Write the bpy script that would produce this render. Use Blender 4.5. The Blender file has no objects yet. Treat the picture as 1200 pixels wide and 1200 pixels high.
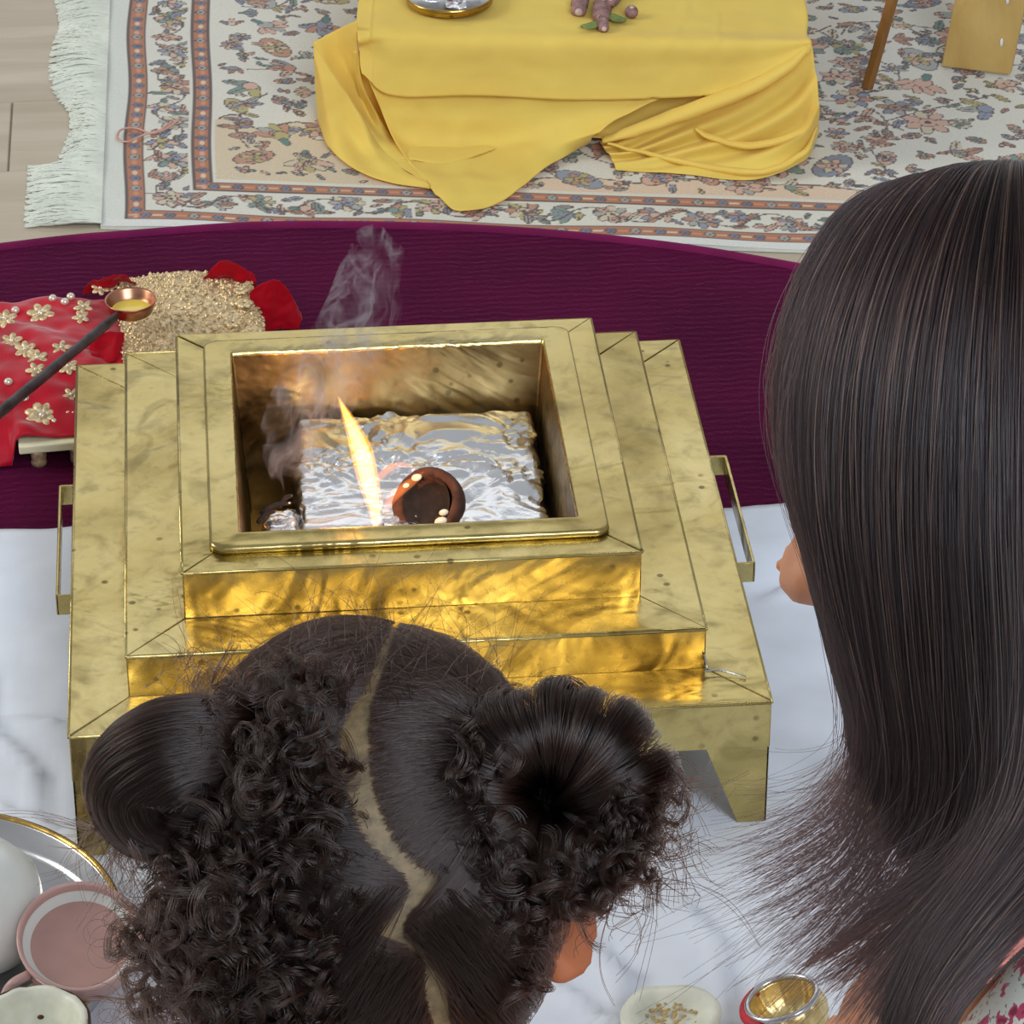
import bpy, math, random
import numpy as np
from mathutils import Vector, noise

random.seed(7); rng = np.random.default_rng(7)
sc = bpy.context.scene
COL = sc.collection

# ------------------------------------------------------------------ camera
PITCH, YAW, FPX = 0.5546276, 0.0874313, 4371.98
CAM = np.array([-.1142, -2.1966, 1.46846])
FW = np.array([math.sin(YAW)*math.cos(PITCH), math.cos(YAW)*math.cos(PITCH), -math.sin(PITCH)])
RT = np.array([math.cos(YAW), -math.sin(YAW), 0.])
UP = np.cross(RT, FW)
cd = bpy.data.cameras.new('camera'); cam = bpy.data.objects.new('camera', cd); COL.objects.link(cam)
cam.location = CAM; cam.rotation_euler = (math.pi/2-PITCH, 0, -YAW)
cd.sensor_width = 36; cd.lens = 36*FPX/1200; cd.clip_start = .05; cd.clip_end = 60
sc.camera = cam

# ------------------------------------------------------------------ light
sc.view_settings.view_transform = 'Standard'; sc.view_settings.look = 'None'
sc.view_settings.exposure = 0.2; sc.view_settings.gamma = 1
sc.view_settings.use_curve_mapping = False
W = bpy.data.worlds.new('room_light'); sc.world = W; W.use_nodes = True
W.node_tree.nodes['Background'].inputs[0].default_value = (0.93, 0.96, 1.0, 1)
W.node_tree.nodes['Background'].inputs[1].default_value = 0.33
def area(name, loc, target, sx, sy, power, col):
    l = bpy.data.lights.new(name, 'AREA'); l.shape = 'RECTANGLE'; l.size = sx; l.size_y = sy
    l.energy = power; l.color = col
    o = bpy.data.objects.new(name, l); COL.objects.link(o); o.location = loc
    o.rotation_euler = (Vector(target)-Vector(loc)).to_track_quat('-Z', 'Y').to_euler()
    return o
area('window_light', (1.0, -3.6, 2.9), (0, 0, .2), 2.2, 1.6, 132, (.78, .87, 1.0))
area('side_window_light', (-3.4, .6, 2.2), (0, .2, .1), 1.6, 1.6, 56, (1.0, .98, .93))

area('far_window_light', (.4, 4.3, 2.7), (0, 0, .15), 5.0, 2.6, 24, (.95, .97, 1.0))

# ------------------------------------------------------------------ measuring helpers (pixel of the photo -> point in the room)
def ray(u, v): return FW + RT*(u-600)/FPX - UP*(v-600)/FPX
def on_z(u, v, z):
    d = ray(u, v); return CAM + d*((z-CAM[2])/d[2])
def on_y(u, v, y):
    d = ray(u, v); return CAM + d*((y-CAM[1])/d[1])
def on_plane(u, v, p, n):
    d = ray(u, v); return CAM + d*(np.dot(np.asarray(p)-CAM, n)/np.dot(d, n))
def at_depth(u, v, z): return CAM + ray(u, v)*z
def nrm(a): a = np.asarray(a, float); return a/np.linalg.norm(a)

# ------------------------------------------------------------------ object helpers
class MB:
    def __init__(s): s.v = []; s.f = []
    def add(s, vs, fs):
        n = len(s.v); s.v += [tuple(map(float, p)) for p in vs]; s.f += [tuple(i+n for i in f) for f in fs]; return s
    def box(s, x0, x1, y0, y1, z0, z1):
        return s.hexa([(x0,y0,z0),(x1,y0,z0),(x1,y1,z0),(x0,y1,z0)], [(x0,y0,z1),(x1,y0,z1),(x1,y1,z1),(x0,y1,z1)])
    def hexa(s, a, b):
        n = len(a)
        return s.add(list(a)+list(b), [tuple(range(n))[::-1], tuple(range(n, 2*n))]+[(i, (i+1) % n, n+(i+1) % n, n+i) for i in range(n)])
    def slab(s, q, t):          # flat polygon q thickened by t along minus its normal
        q = [np.asarray(p, float) for p in q]
        n = nrm(np.cross(q[1]-q[0], q[-1]-q[0]))
        return s.hexa([p-n*t for p in q], q)
    def loft(s, loops, closed=True, cap0=False, cap1=False):
        m = len(loops[0]); vs = [p for L in loops for p in L]; fs = []
        for i in range(len(loops)-1):
            for j in range(m if closed else m-1):
                k = (j+1) % m; fs.append((i*m+j, i*m+k, (i+1)*m+k, (i+1)*m+j))
        if cap0: fs.append(tuple(range(m))[::-1])
        if cap1: fs.append(tuple((len(loops)-1)*m+j for j in range(m)))
        return s.add(vs, fs)
    def lathe(s, prof, c=(0,0,0), seg=48, axis=None):
        c = np.asarray(c, float); e = frame(axis if axis is not None else (0,0,1)); L = []
        for r, z in prof:
            L.append([c+e[2]*z+(e[0]*math.cos(a)+e[1]*math.sin(a))*max(r, 1e-5) for a in np.linspace(0, 2*math.pi, seg, endpoint=False)])
        return s.loft(L)
    def tube(s, path, rad, seg=10, flat=1.0, up=None, cap=True):
        path = [np.asarray(p, float) for p in path]; n = len(path); L = []
        if np.isscalar(rad): rad = [rad]*n
        e = None
        for i in range(n):
            t = nrm(path[min(i+1, n-1)]-path[max(i-1, 0)])
            if e is None: e = frame(t)[0] if up is None else nrm(np.asarray(up)-t*np.dot(up, t))
            else: e = nrm(e-t*np.dot(e, t))
            b = np.cross(t, e)
            L.append([path[i]+rad[i]*(e*math.cos(a)+b*flat*math.sin(a)) for a in np.linspace(0, 2*math.pi, seg, endpoint=False)])
        return s.loft(L, True, cap, cap)
    def ball(s, c, r, seg=16, rings=10, axes=None):
        c = np.asarray(c, float); r = np.asarray(r if not np.isscalar(r) else (r, r, r), float)
        E3 = np.eye(3) if axes is None else np.asarray(axes)
        L = []
        for k in range(rings+1):
            th = math.pi*k/rings
            L.append([c+sum(E3[i]*r[i]*q for i, q in enumerate((max(math.sin(th), 1e-3)*math.cos(a), max(math.sin(th), 1e-3)*math.sin(a), -math.cos(th)))) for a in np.linspace(0, 2*math.pi, seg, endpoint=False)])
        return s.loft(L, True, True, True)
    def build(s, name, mat, parent=None, smooth=True, bevel=0, sub=0, solid=0, angle=None):
        me = bpy.data.meshes.new(name); me.from_pydata(s.v, [], s.f); me.update()
        return link(name, me, mat, parent, smooth, bevel, sub, solid, angle)
def frame(ax):
    t = nrm(ax); a = np.array([1., 0, 0]) if abs(t[0]) < .8 else np.array([0., 1, 0])
    x = nrm(a-t*np.dot(a, t)); return x, np.cross(t, x), t
def link(name, me, mat, parent=None, smooth=True, bevel=0, sub=0, solid=0, angle=None):
    o = bpy.data.objects.new(name, me); COL.objects.link(o)
    if mat is not None: me.materials.append(mat)
    if parent is not None:
        o.parent = parent
        o.matrix_parent_inverse = PINV.get(parent.name, parent.matrix_world).inverted() if parent.name in PINV else parent.matrix_world.inverted()
    if smooth and hasattr(me, 'polygons'):
        if angle is not None: me.shade_smooth() if hasattr(me, 'shade_smooth') else None; me.set_sharp_from_angle(angle=angle)
        else: me.polygons.foreach_set('use_smooth', [True]*len(me.polygons))
    if solid: m = o.modifiers.new('solid', 'SOLIDIFY'); m.thickness = solid; m.offset = 0
    if bevel: m = o.modifiers.new('bevel', 'BEVEL'); m.width = bevel; m.segments = 2; m.limit_method = 'ANGLE'; m.angle_limit = .6
    if sub: m = o.modifiers.new('sub', 'SUBSURF'); m.levels = m.render_levels = sub
    return o
PINV = {}
def empty(name, loc, label=None, cat=None, group=None, kind=None):
    from mathutils import Matrix
    o = bpy.data.objects.new(name, None); COL.objects.link(o); o.location = [float(x) for x in loc]
    o.empty_display_size = .02; PINV[o.name] = Matrix.Translation(o.location)
    return tag(o, label, cat, group, kind)
def tag(o, label=None, cat=None, group=None, kind=None):
    for k, x in (('label', label), ('category', cat), ('group', group), ('kind', kind)):
        if x: o[k] = x
    return o
def cr(P, n):
    """Catmull-Rom through the rows of P, n samples."""
    P = np.asarray(P, float); m = len(P); t = np.linspace(0, m-1, n); i = np.clip(t.astype(int), 0, m-2); u = (t-i).reshape((-1,)+(1,)*(P.ndim-1))
    g = lambda k: P[np.clip(k, 0, m-1)]
    p0, p1, p2, p3 = g(i-1), g(i), g(i+1), g(i+2)
    p0 = np.where((i == 0).reshape(u.shape), 2*p1-p2, p0); p3 = np.where((i == m-2).reshape(u.shape), 2*p2-p1, p3)
    return .5*((2*p1)+(-p0+p2)*u+(2*p0-5*p1+4*p2-p3)*u*u+(-p0+3*p1-3*p2+p3)*u**3)
def grid_mb(G):
    nu, nv = G.shape[:2]; m = MB(); idx = np.arange(nu*nv).reshape(nu, nv)
    f = np.stack([idx[:-1, :-1], idx[:-1, 1:], idx[1:, 1:], idx[1:, :-1]], -1).reshape(-1, 4)
    m.v = [tuple(p) for p in G.reshape(-1, 3)]; m.f = [tuple(map(int, q)) for q in f]; return m
def patch(ctrl, nu, nv, wr=0, ws=25, seed=0):
    G = cr(np.asarray(ctrl, float), nu); G = np.swapaxes(cr(np.swapaxes(G, 0, 1), nv), 0, 1)
    if wr:
        du = np.gradient(G, axis=0); dv = np.gradient(G, axis=1); n = np.cross(du, dv); n /= np.linalg.norm(n, axis=-1, keepdims=True)+1e-12
        h = np.array([noise.noise(Vector(p)*ws+Vector((seed, 0, 0)))+.5*noise.noise(Vector(p)*ws*2.3+Vector((0, seed, 0))) for p in G.reshape(-1, 3)]).reshape(nu, nv, 1)
        G = G+n*h*wr
    return G

# ------------------------------------------------------------------ materials
def srgb(r, g, b):
    f = lambda c: (c/255/12.92) if c/255 <= .04045 else ((c/255+.055)/1.055)**2.4
    return (f(r), f(g), f(b), 1)
class NT:
    def __init__(s, name):
        s.m = bpy.data.materials.new(name); s.m.use_nodes = True; s.t = s.m.node_tree; s.n = s.t.nodes
        s.b = s.n['Principled BSDF']; s.out = s.n['Material Output']
    def node(s, typ, **k):
        o = s.n.new(typ)
        for a, v in k.items():
            if a.startswith('i_'):
                key = a[2:].replace('_', ' '); o.inputs[int(key) if key.isdigit() else key].default_value = v
            else: setattr(o, a, v)
        return o
    def l(s, a, b): s.t.links.new(a, b)
    def coord(s, scale=(1, 1, 1), kind='Object'):
        tc = s.node('ShaderNodeTexCoord'); mp = s.node('ShaderNodeMapping'); mp.inputs['Scale'].default_value = scale
        s.l(tc.outputs[kind], mp.inputs['Vector']); return mp.outputs['Vector']
    def noise(s, vec, scale, detail=3, rough=.5, dist=0):
        n = s.node('ShaderNodeTexNoise'); n.inputs['Scale'].default_value = scale; n.inputs['Detail'].default_value = detail
        n.inputs['Roughness'].default_value = rough; n.inputs['Distortion'].default_value = dist
        if vec is not None: s.l(vec, n.inputs['Vector'])
        return n.outputs['Fac']
    def ramp(s, fac, stops):
        r = s.node('ShaderNodeValToRGB'); e = r.color_ramp.elements
        while len(e) < len(stops): e.new(.5)
        for q, (p, c) in zip(e, stops): q.position = p; q.color = c if hasattr(c, '__len__') else (c, c, c, 1)
        s.l(fac, r.inputs['Fac']); return r.outputs['Color']
    def mix(s, fac, a, b, mode='MIX'):
        m = s.node('ShaderNodeMix', data_type='RGBA', blend_type=mode)
        for sock, x in ((m.inputs['Factor'], fac), (m.inputs[6], a), (m.inputs[7], b)):
            if hasattr(x, 'is_output'): s.l(x, sock)
            else: sock.default_value = x
        return m.outputs[2]
    def bump(s, h, strength=.3, dist=.001, chain=None):
        b = s.node('ShaderNodeBump'); b.inputs['Strength'].default_value = strength; b.inputs['Distance'].default_value = dist
        s.l(h, b.inputs['Height'])
        if chain: s.l(chain, b.inputs['Normal'])
        s.l(b.outputs['Normal'], s.b.inputs['Normal']); return b.outputs['Normal']
    def set(s, **k):
        for a, v in k.items():
            i = s.b.inputs[a.replace('_', ' ')]
            if hasattr(v, 'is_output'): s.l(v, i)
            else: i.default_value = v
        return s
def simple(name, col, rough=.6, metal=0, var=.12, scale=40, bump=0, bscale=200, **k):
    t = NT(name); v = t.coord()
    dark = tuple(c*(1-2*var) for c in col[:3])+(1,); lite = tuple(min(1, c*(1+var)) for c in col[:3])+(1,)
    t.set(Base_Color=t.ramp(t.noise(v, scale), [(.3, dark), (.7, lite)]), Roughness=rough, Metallic=metal, **k)
    if bump: t.bump(t.noise(v, bscale, 4), bump, .0008)
    return t.m
def brass(name, c0, c1, c2, rough=.26, wave=.5):
    t = NT(name); v = t.coord()
    n1 = t.noise(v, 8, 4, .5, .5); n2 = t.noise(v, 55, 5, .65, .4); n3 = t.noise(v, 7, 3, .5, 2.0)
    base = t.ramp(n1, [(.30, c0), (.48, c1), (.72, c2)])
    base = t.mix(t.ramp(n2, [(.55, 0.0), (.75, .38)]), base, tuple(c*.62 for c in c0[:3])+(1,))
    vo = t.node('ShaderNodeTexVoronoi', feature='DISTANCE_TO_EDGE'); vo = t.node('ShaderNodeTexVoronoi'); vo.inputs['Scale'].default_value = 60; t.l(v, vo.inputs['Vector'])
    sp = t.ramp(vo.outputs['Distance'], [(.10, 1.0), (.17, 0.0)])
    gate = t.ramp(t.noise(v, 11, 2), [(.50, 0.0), (.58, .8)])
    spot = t.mix(1.0, sp, gate, 'MULTIPLY')
    base = t.mix(spot, base, (.10, .07, .025, 1))
    sm = t.ramp(t.noise(v, 19, 3, .5, 1.6), [(.54, 0.0), (.70, .5)]); base = t.mix(sm, base, tuple(c*.55 for c in c0[:3])+(1,))
    t.set(Base_Color=base, Metallic=1.0, Roughness=t.ramp(n2, [(.3, rough*.75), (.7, rough*1.5)]))
    b = t.bump(n3, wave, .010)
    t.bump(n2, .06, .0006, b)
    return t.m
M = {}
M['brass'] = brass('aged_brass', (.36, .27, .09, 1), (.56, .445, .17, 1), (.68, .56, .25, 1), .24)
M['brass_gold'] = brass('golden_brass', (.40, .24, .06, 1), (.54, .345, .09, 1), (.62, .44, .15, 1), .22)  # deeper gold; on the pit risers it stands in for brass-to-brass reflections
M['brass_dark'] = brass('sooty_brass', (.13, .085, .03, 1), (.27, .185, .07, 1), (.40, .29, .12, 1), .36)
M['wood_floor'] = None
def wood(name, a, b, scale=(3, 40, 40), rough=.5):
    t = NT(name); v = t.coord(scale)
    oi = t.node('ShaderNodeObjectInfo'); add = t.node('ShaderNodeVectorMath', operation='ADD'); t.l(v, add.inputs[0])
    sc_ = t.node('ShaderNodeVectorMath', operation='SCALE'); sc_.inputs['Scale'].default_value = 37.0
    cb = t.node('ShaderNodeCombineXYZ'); t.l(oi.outputs['Random'], cb.inputs[0]); t.l(oi.outputs['Random'], cb.inputs[1]); t.l(cb.outputs[0], sc_.inputs[0]); t.l(sc_.outputs[0], add.inputs[1])
    n = t.noise(add.outputs[0], 1.0, 5, .6, .6)
    t.set(Base_Color=t.ramp(n, [(.3, a), (.7, b)]), Roughness=rough); t.bump(n, .15, .0008); return t.m
M['plank'] = wood('pale_oak', srgb(170, 155, 132), srgb(196, 182, 160), (3, 30, 30), .45)
M['stick_wood'] = wood('brown_wood', srgb(112, 72, 28), srgb(150, 102, 46), (40, 40, 8))
M['board_wood'] = wood('tan_wood', srgb(176, 142, 78), srgb(204, 172, 104), (30, 30, 6), .35)
def fabric(name, c, rough=.85, sheen=.15, weave=900, bump=.15, var=.06, trans=0):
    t = NT(name); v = t.coord()
    d = tuple(x*(1-var) for x in c[:3])+(1,); l_ = tuple(min(1, x*(1+var)) for x in c[:3])+(1,)
    t.set(Base_Color=t.ramp(t.noise(v, 18, 4), [(.3, d), (.7, l_)]), Roughness=rough, Sheen_Weight=sheen, Sheen_Roughness=.4, Specular_IOR_Level=.2)
    t.bump(t.noise(v, weave, 2), bump, .0006)
    if trans:
        tr = t.node('ShaderNodeBsdfTranslucent'); tr.inputs[0].default_value = (c[0], c[1]*.72, c[2]*.35, 1)
        mx = t.node('ShaderNodeMixShader'); mx.inputs[0].default_value = trans
        t.l(t.b.outputs[0], mx.inputs[1]); t.l(tr.outputs[0], mx.inputs[2]); t.l(mx.outputs[0], t.out.inputs['Surface'])
    return t.m
M['yellow'] = fabric('yellow_cotton', srgb(255, 231, 118), trans=.34)
M['white_cloth'] = fabric('white_cotton', srgb(226, 230, 238), .8, .1)
M['red_cloth'] = fabric('red_silk', srgb(178, 8, 34), .5, .3, 500, .3, .25)
M['tulle'] = fabric('red_net', srgb(196, 4, 30), .7, .2, 1200, .3, .15, .35)
def maroon():
    t = NT('maroon_plush'); v = t.coord()
    w = t.node('ShaderNodeTexWave', wave_type='BANDS', bands_direction='Y'); w.inputs['Scale'].default_value = 34; w.inputs['Distortion'].default_value = 5; w.inputs['Detail'].default_value = 3; w.inputs['Detail Scale'].default_value = 1.2
    t.l(v, w.inputs['Vector'])
    n = t.noise(v, 420, 3, .7); n2 = t.noise(v, 9, 3)
    c = t.ramp(n2, [(.3, srgb(60, 2, 36)), (.7, srgb(78, 5, 46))])
    c = t.mix(t.ramp(n, [(.6, 0.), (.8, .6)]), c, srgb(140, 36, 92))
    t.set(Base_Color=c, Roughness=.9, Specular_IOR_Level=.1, Sheen_Weight=.22, Sheen_Roughness=.35, Sheen_Tint=(.7, .08, .35, 1))
    b = t.bump(t.mix(t.ramp(t.noise(v, 120, 3), [(.35, 0.), (.6, 1.)]), (.5, .5, .5, 1), w.outputs['Color']), .35, .002); t.bump(n, .6, .0015, b); return t.m
M['maroon'] = maroon()
M['maroon_sheen_edge'] = fabric('maroon_lit_pile', srgb(112, 22, 70), .95, .3, 500, .8, .2)  # lighter maroon: sheen of the mat's lit back edge put into the colour
def attr_mat(name, rough=.9, bump=.4):
    t = NT(name); a = t.node('ShaderNodeAttribute', attribute_name='weave'); v = t.coord()
    n = t.noise(v, 900, 3, .7)
    t.set(Base_Color=t.mix(t.ramp(n, [(.3, 0.0), (.8, .35)]), a.outputs['Color'], (.08, .07, .06, 1)), Roughness=rough, Sheen_Weight=.15)
    t.bump(n, bump, .001); return t.m
M['rug'] = attr_mat('knotted_wool')
M['fringe'] = simple('fringe_cotton', srgb(216, 219, 204), .9, var=.06)
M['skin'] = simple('skin', srgb(214, 150, 112), .5, var=.05, scale=60, bump=.08, bscale=600, Subsurface_Weight=.25, Subsurface_Radius=(.012, .004, .002), Subsurface_Scale=1.0)
M['skin_child'] = simple('child_skin', srgb(186, 114, 76), .5, var=.06, scale=60, bump=.08, bscale=600, Subsurface_Weight=.3, Subsurface_Radius=(.012, .004, .002), Subsurface_Scale=1.0)
M['scalp'] = simple('scalp_skin', srgb(108, 90, 60), .6, var=.28, scale=150, bump=.3, bscale=900)
M['eye'] = simple('eye_white', srgb(235, 232, 228), .2, var=.02)
M['steel'] = simple('steel', (.62, .62, .63, 1), .25, 1, .08, 20, .05)
M['foil'] = simple('foil', (.95, .96, .98, 1), .26, 1, .02, 30, .3, 500)
M['copper'] = simple('copper', (.50, .24, .14, 1), .32, 1, .2, 60)
M['iron'] = simple('dark_iron', (.10, .085, .085, 1), .42, .6, .3, 80, .2, 500)
M['ghee'] = simple('ghee', (.85, .62, .10, 1), .12, 0, .06, 60)
M['gold_thread'] = simple('gold_thread', (.78, .60, .34, 1), .42, .6, .25, 300, .5, 900)
M['gold_foil'] = simple('gold_foil', (.80, .62, .28, 1), .34, .9, .12, 90, .5, 260)
M['cream'] = simple('cream_board', srgb(238, 230, 190), .5, 0, .08, 60)
M['glaze'] = simple('glazed_white', srgb(226, 228, 220), .18, 0, .03, 30)
M['glaze_pink'] = simple('glazed_pink', srgb(196, 158, 150), .25, 0, .05, 30)
M['tea'] = simple('milky_tea', srgb(186, 146, 136), .12, 0, .04, 50)
M['flesh'] = simple('coconut_flesh', srgb(226, 226, 206), .4, 0, .08, 60, .3, 150)
M['shell'] = simple('coconut_shell', srgb(80, 48, 32), .85, 0, .3, 120, .6, 350)
M['char'] = simple('char', (.02, .016, .014, 1), .9, 0, .3, 120, .5, 300)
M['root'] = simple('root_skin', srgb(150, 112, 106), .6, 0, .25, 160, .5, 350)
M['root_tip'] = simple('root_tip', srgb(212, 184, 172), .6, 0, .15, 160, .3, 350)
M['leaf'] = simple('leaf', srgb(128, 146, 68), .5, 0, .2, 120, .3, 200)
M['pearl'] = simple('pearl', (.82, .74, .58, 1), .15, .5, .1, 200)
M['trim_coral'] = simple('coral_lace', srgb(196, 120, 108), .8, 0, .2, 300, .6, 600)
M['pink_thread'] = simple('pink_thread', srgb(206, 158, 142), .9, 0, .1, 200)
M['red_thread'] = simple('red_thread', srgb(196, 40, 52), .6, 0, .15, 200)
def hair_mat(name, col, rough=.28, rad=.32, coat=0):
    m = bpy.data.materials.new(name); m.use_nodes = True; nt = m.node_tree
    for n in list(nt.nodes):
        if n.type != 'OUTPUT_MATERIAL': nt.nodes.remove(n)
    h = nt.nodes.new('ShaderNodeBsdfHairPrincipled'); h.parametrization = 'COLOR'
    h.inputs['Color'].default_value = col; h.inputs['Roughness'].default_value = rough; h.inputs['IOR'].default_value = 1.48; h.inputs['Radial Roughness'].default_value = rad
    if 'Random Color' in h.inputs: h.inputs['Random Color'].default_value = .35
    if 'Random Roughness' in h.inputs: h.inputs['Random Roughness'].default_value = .25
    nt.links.new(h.outputs[0], [n for n in nt.nodes if n.type == 'OUTPUT_MATERIAL'][0].inputs[0]); return m
M['hair_dark'] = hair_mat('dark_brown_hair', (.0070, .0032, .0034, 1), .27)
M['hair_child'] = hair_mat('curly_brown_hair', (.0095, .0042, .0026, 1), .2)
M['hair_light'] = hair_mat('chestnut_hair', (.085, .036, .022, 1), .3)
M['hair_under'] = simple('hair_underlayer', (.010, .006, .005, 1), .85, 0, .3, 300)

# ------------------------------------------------------------------ setting: floor of oak planks
fm = MB().box(-2.2, 2.2, -2.6, 2.2, -.06, -.004).build('floor', M['plank'], None, False)
tag(fm, kind='structure')
PL = MB().box(-.6, .6, -.0695, .0695, -.012, 0)
pl0 = PL.build('plank', M['plank'], fm, False, bevel=.0012)
first = True
for r in range(14):
    y = -.35+.14*r+.07
    for k in range(4):
        x = -1.8+1.2015*k+(.0, .55, .27, .8)[r % 4]-.3
        if first: p = pl0; first = False
        else: p = pl0.copy(); COL.objects.link(p); p.parent = fm; p.matrix_parent_inverse = fm.matrix_world.inverted()
        p.location = (x, y, random.uniform(-.0004, 0))

# ------------------------------------------------------------------ rug with woven pattern (colours of the wool as an attribute on a fine grid)
def build_rug():
    O = np.array([-.1955, .6585]); X = nrm([.577, -.093]); Y = nrm([.012, 1.0])
    w, h = 1.15, .78; ox = -.022                     # from the plain left end to beyond the frame
    RES = .001
    nx, ny = int((w-ox)/RES), int((h+.012)/RES)
    img = np.zeros((ny, nx, 3)); lin = lambda r, g, b: np.array(srgb(r, g, b)[:3])
    IV, RU, BL, OL, TE, PK, DK, BE, CR, GY = lin(224, 221, 206), lin(176, 116, 84), lin(112, 124, 148), lin(178, 164, 84), lin(92, 134, 126), lin(216, 168, 144), lin(92, 76, 72), lin(214, 196, 164), lin(226, 200, 172), lin(160, 164, 158)
    xs = np.arange(nx)*RES+ox; ys = np.arange(ny)*RES-.012
    GX, GY_ = np.meshgrid(xs, ys)
    img[:] = IV
    d = np.minimum(GX, GY_)                           # distance in from the outer guard stripe
    img[GX < 0] = lin(222, 224, 212)
    r = np.random.default_rng(3)
    def ell(cx, cy, a, b, th, col, soft=1.0):
        R = max(a, b)+.002; i0, i1 = int((cx-R-ox)/RES), int((cx+R-ox)/RES)+1; j0, j1 = int((cy-R+.012)/RES), int((cy+R+.012)/RES)+1
        i0, j0 = max(i0, 0), max(j0, 0); i1, j1 = min(i1, nx), min(j1, ny)
        if i1 <= i0 or j1 <= j0: return
        x = GX[j0:j1, i0:i1]-cx; y = GY_[j0:j1, i0:i1]-cy
        c, s = math.cos(th), math.sin(th); q = ((x*c+y*s)/a)**2+((-x*s+y*c)/b)**2
        img[j0:j1, i0:i1][q < 1] = col
    def oel(cx, cy, a, b, th, col): ell(cx, cy, a+.0011, b+.0011, th, DK*r.uniform(.9, 1.5)); ell(cx, cy, a, b, th, col)
    def line(pts, wd, col):
        P = cr(np.asarray(pts), max(8, int(40*len(pts))))
        for p in P: ell(p[0], p[1], wd, wd, 0, col)
    def rosette(cx, cy, R, cols, n=8, th=0):
        for k in range(n):
            a = th+k*2*math.pi/n; oel(cx+R*.62*math.cos(a), cy+R*.62*math.sin(a), R*.42, R*.24, a, cols[k % len(cols)])
        oel(cx, cy, R*.34, R*.34, 0, cols[-1]); ell(cx, cy, R*.15, R*.15, 0, DK)
    def palmette(cx, cy, R, th, cols):
        for k, t in enumerate(np.linspace(-1.1, 1.1, 5)): oel(cx+R*.5*math.cos(th+t), cy+R*.5*math.sin(th+t), R*.5, R*.2, th+t, cols[k % len(cols)])
        oel(cx, cy, R*.35, R*.3, th, cols[-1]); oel(cx-R*.5*math.cos(th), cy-R*.5*math.sin(th), R*.3, R*.14, th, TE)
    def leaf(cx, cy, L, th, col): oel(cx, cy, L, L*.33, th, col); line([(cx-L*math.cos(th), cy-L*math.sin(th)), (cx+L*math.cos(th), cy+L*math.sin(th))], .0006, DK)
    pal = [RU, BL, OL, TE, PK, BE, GY, RU*1.15, BL*1.25, PK]
    pal = [q*.8+IV*.16 for q in pal]
    def pc(n): return [pal[i] for i in r.integers(0, len(pal), n)]
    # field: beige corner pieces with a scalloped edge round an ivory ground
    fx, fy = .080, .080
    sc1 = GX-fx; sc2 = GY_-fy
    ang = np.arctan2(sc2, sc1+1e-6)
    corner = ((sc1/.17)**2+(sc2/.12)**2) < (1+.10*np.sin(ang*14))**2
    fm_ = (sc1 > 0) & (sc2 > 0)
    img[fm_ & corner] = BE*1.05
    lobe = fm_ & (sc2 < .020+.010*np.abs(np.sin((GX-.25)*32))) & (sc1 > .16)
    img[lobe] = CR*1.02
    edge = np.zeros_like(lobe)
    for mk in (corner & fm_, lobe):
        e = mk ^ np.roll(mk, 1, 0) | mk ^ np.roll(mk, 1, 1) | mk ^ np.roll(mk, -1, 0) | mk ^ np.roll(mk, -1, 1); e = e | np.roll(e, 1, 1); edge |= e
    edge &= (sc1 > .002) & (sc2 > .002); img[edge] = DK*1.1
    # vines and flowers over the whole field
    for k in range(80):
        x, y = r.uniform(fx, w), r.uniform(fy, h-.05); P = [(x, y)]; a = r.uniform(0, 6.28); tu = r.uniform(-.9, .9)
        for q in range(5):
            a += tu; x += .026*math.cos(a); y += .024*math.sin(a); P.append((x, y))
        if min(p[0] for p in P) > fx+.004 and min(p[1] for p in P) > fy+.004:
            line(P, .0010, r.choice([0, 1]) * (DK*1.3-DK) + DK*1.2)
            for p in P[1:]:
                leaf(p[0]+r.normal(0, .006), p[1]+r.normal(0, .006), r.uniform(.006, .012), r.uniform(0, 6.28), pc(1)[0])
    placed = []
    for k in range(7000):
        R = r.uniform(.016, .030) if k < 500 else r.uniform(.0075, .018); x, y = r.uniform(fx+R, w), r.uniform(fy+R, h)
        if all((x-a)**2+(y-b)**2 > (.9*(R+c))**2 for a, b, c in placed):
            placed.append((x, y, R)); t = r.integers(0, 4)
            if t == 0: rosette(x, y, R, pc(3), int(r.integers(6, 10)), r.uniform(0, 1))
            elif t == 1: palmette(x, y, R, r.uniform(0, 6.28), pc(3))
            elif t == 2:
                th = r.uniform(0, 6.28)
                for s in (-1, 0, 1): leaf(x+R*.4*math.cos(th+s*1.2), y+R*.4*math.sin(th+s*1.2), R*.55, th+s*.9, pc(1)[0])
                oel(x, y, R*.25, R*.25, 0, pc(1)[0])
            else:
                oel(x, y, R*.9, R*.5, r.uniform(0, 3), pc(1)[0]); rosette(x, y, R*.5, pc(2), 6)
    for k in range(900):
        x, y = r.uniform(fx, w), r.uniform(fy, h)
        if min(x-fx, y-fy) > .006: leaf(x, y, r.uniform(.0035, .008), r.uniform(0, 6.28), pc(1)[0])
    # borders: guard, floral band, guard
    G1, B1, G2 = .0155, .060, .0745
    band = (d >= G1) & (d < B1) & (GX >= 0)
    img[band] = IV*1.0
    n = 0
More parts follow.
